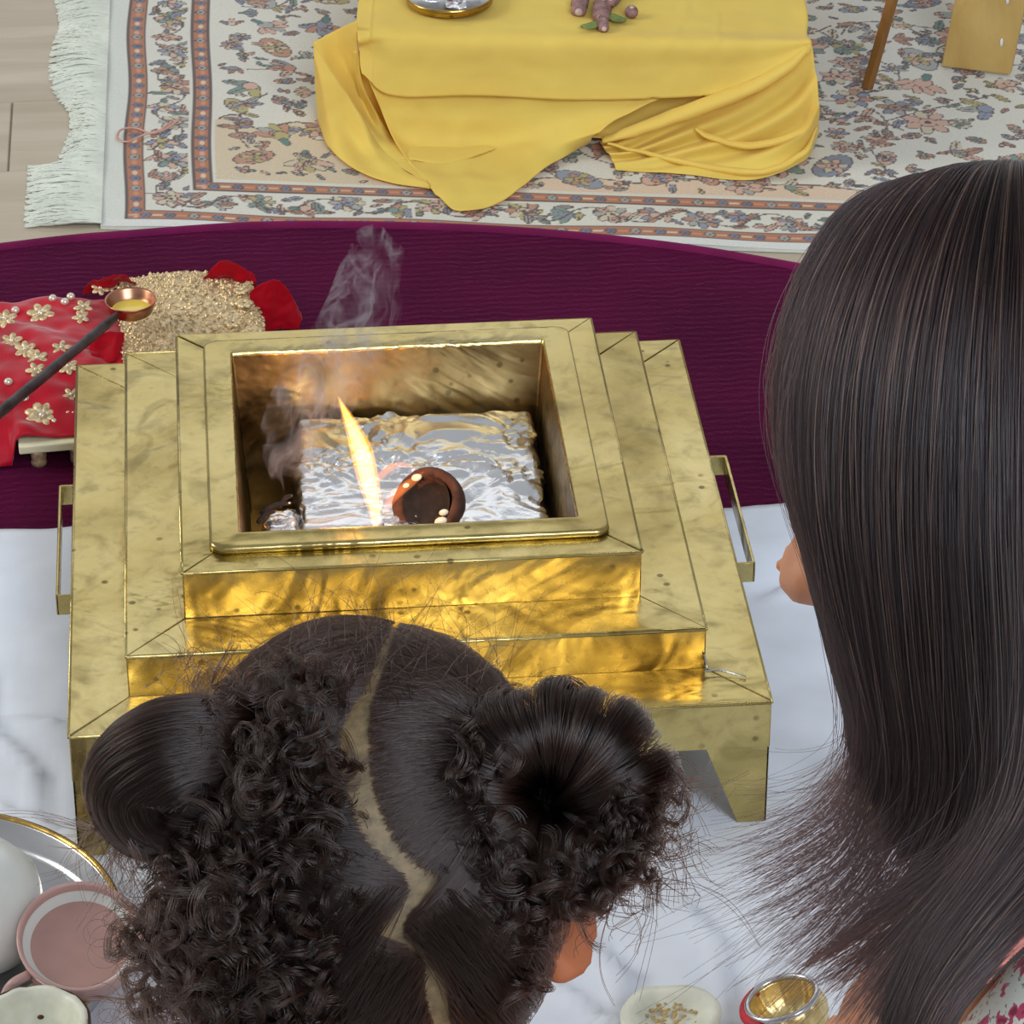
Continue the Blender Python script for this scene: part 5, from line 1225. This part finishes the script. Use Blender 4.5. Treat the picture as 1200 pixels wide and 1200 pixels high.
    for i in range(nv):
        th = math.pi*(i+.5)/nv
        for j in range(nu):
            ph = 2*math.pi*j/nu; n = np.array([math.sin(th)*math.cos(ph), math.sin(th)*math.sin(ph), -math.cos(th)])
            ok[i, j] = (n[2] > -.55 and n[1] < -.02+.45*max(0, n[2])) or n[2] > .72; cap.v.append(tuple(H+(n*(rad+.0045))@AXW))
    for i in range(nv-1):
        for j in range(nu):
            k = (j+1) % nu
            if ok[i, j] and ok[i, k] and ok[i+1, j] and ok[i+1, k]: cap.f.append((i*nu+j, i*nu+k, (i+1)*nu+k, (i+1)*nu+j))
    used = sorted({i for f in cap.f for i in f}); mp = {o: n for n, o in enumerate(used)}; cap.v = [cap.v[i] for i in used]; cap.f = [tuple(mp[i] for i in f) for f in cap.f]
    cap.build('hair_cap', M['hair_under'], hair, True, solid=.0015)
    BL = []
    for k in range(4200):
        ph = rng.uniform(math.pi*.98, 2.12*math.pi); s = np.linspace(.06, 1.70+rng.normal(0, .05), 18)
        n = np.stack([np.sin(s)*math.cos(ph), np.sin(s)*math.sin(ph), np.cos(s)], 1); q = H+(n*(rad+.006+.004*rng.random()))@AXW
        dn = nrm(np.array([.02, -.25, -1.])); hang = q[-1]+dn*np.linspace(.01, rng.uniform(.12, .20), 14)[:, None]+np.array([0, -.03, 0])*np.linspace(0, 1, 14)[:, None]
        BL.append(wobble(np.concatenate([q, hang]), .0012, rng.uniform(3, 8), rng.uniform(0, 6, 3)))
    strands('back_strands', BL, .00020, M['hair_dark'], hair, .5)
    def strand(s, t1, lift, seedj, t0=0.0, n=30, drift=0):
        i = s*(ns-1); i0 = int(np.clip(math.floor(i), 0, ns-2)); f = i-i0; t = np.linspace(t0, t1, n); k = np.clip(t*(nt-1), 0, nt-1.001); k0 = k.astype(int); kf = (k-k0)[:, None]
        a = surf[i0][k0]*(1-kf)+surf[i0][k0+1]*kf; b = surf[i0+1][k0]*(1-kf)+surf[i0+1][k0+1]*kf; p = a*(1-f)+b*f
        return p-FW*lift*np.minimum(1, t*6+.15)[:, None]
    L = []; L2 = []
    for k in range(21000):
        s = rng.random()**.92; t1 = rng.uniform(.60, 1.0)
        if s < .52 and rng.random() < .945-.3*(s > .42): t1 = rng.uniform(.60, .735)
        base = strand(s, t1, rng.uniform(-.010, .004), k)
        cl = round(s*70+.8*math.sin(k%7))/70; tgt = strand(min(max(cl, 0), 1), t1, -.002, k); w = np.linspace(0, 1, len(base))[:, None]**1.2*(.25+.65*rng.random()*min(1, t1*1.1)); base = base*(1-w)+tgt*w
        L.append(wobble(base, .0016*rng.random()+.0005, rng.uniform(3, 9), rng.uniform(0, 6, 3)))
    LL = [L[i]-FW*.0015 for i in range(0, 21000, 26)]
    strands('chestnut_strands', LL, .00017, M['hair_light'], hair, .6)
    strands('long_strands', L, .00017, M['hair_dark'], hair, .5)
    # wisps thrown out to the left at the ends, and thin stray hairs
    for k in range(640):
        s = rng.uniform(0, .52); b = strand(s, rng.uniform(.86, 1.0), rng.uniform(-.016, .004), k, .55, 24)
        w = np.linspace(0, 1, 24)**2; b = b+(-RT*rng.normal(.006, .012)+UP*rng.normal(.0, .014)+FW*rng.normal(0, .008))*w[:, None]; L2.append(wobble(b, .001, rng.uniform(3, 8), rng.uniform(0, 6, 3)))
    for k in range(70):
        s = rng.uniform(0, .6); b = strand(s, 1.0, .002, k, rng.uniform(.3, .7), 24); w = np.linspace(0, 1, 24)**1.5
        b = b+(-RT*rng.normal(.004, .035)+UP*rng.normal(.0, .03)-FW*rng.uniform(-.01, .02))*w[:, None]; L2.append(b)
    for k in range(260):
        s = rng.uniform(0, .12); b = strand(s, rng.uniform(.3, .62), -.002, k, rng.uniform(.08, .3), 20); w = np.sin(np.linspace(0, math.pi, 20))
        L2.append(b-RT*(abs(rng.normal(0, .0035)))*w[:, None]+wobble(b*0, .0012, 6, rng.uniform(0, 6, 3)))
    strands('stray_strands', L2, .00013, M['hair_dark'], hair, .4)
    # coral lace along the neckline
    P = cr(np.array([on_y(1150, 1146, -1.128), on_y(1172, 1122, -1.130), on_y(1196, 1100, -1.130), on_y(1225, 1084, -1.128)]), 40)
    lm = MB()
    for i, p in enumerate(P): lm.ball(p, .0022+.0010*(i % 2), 8, 6)
    lm.build('lace_trim', M['trim_coral'], root)
    return root
build_child()
build_woman()
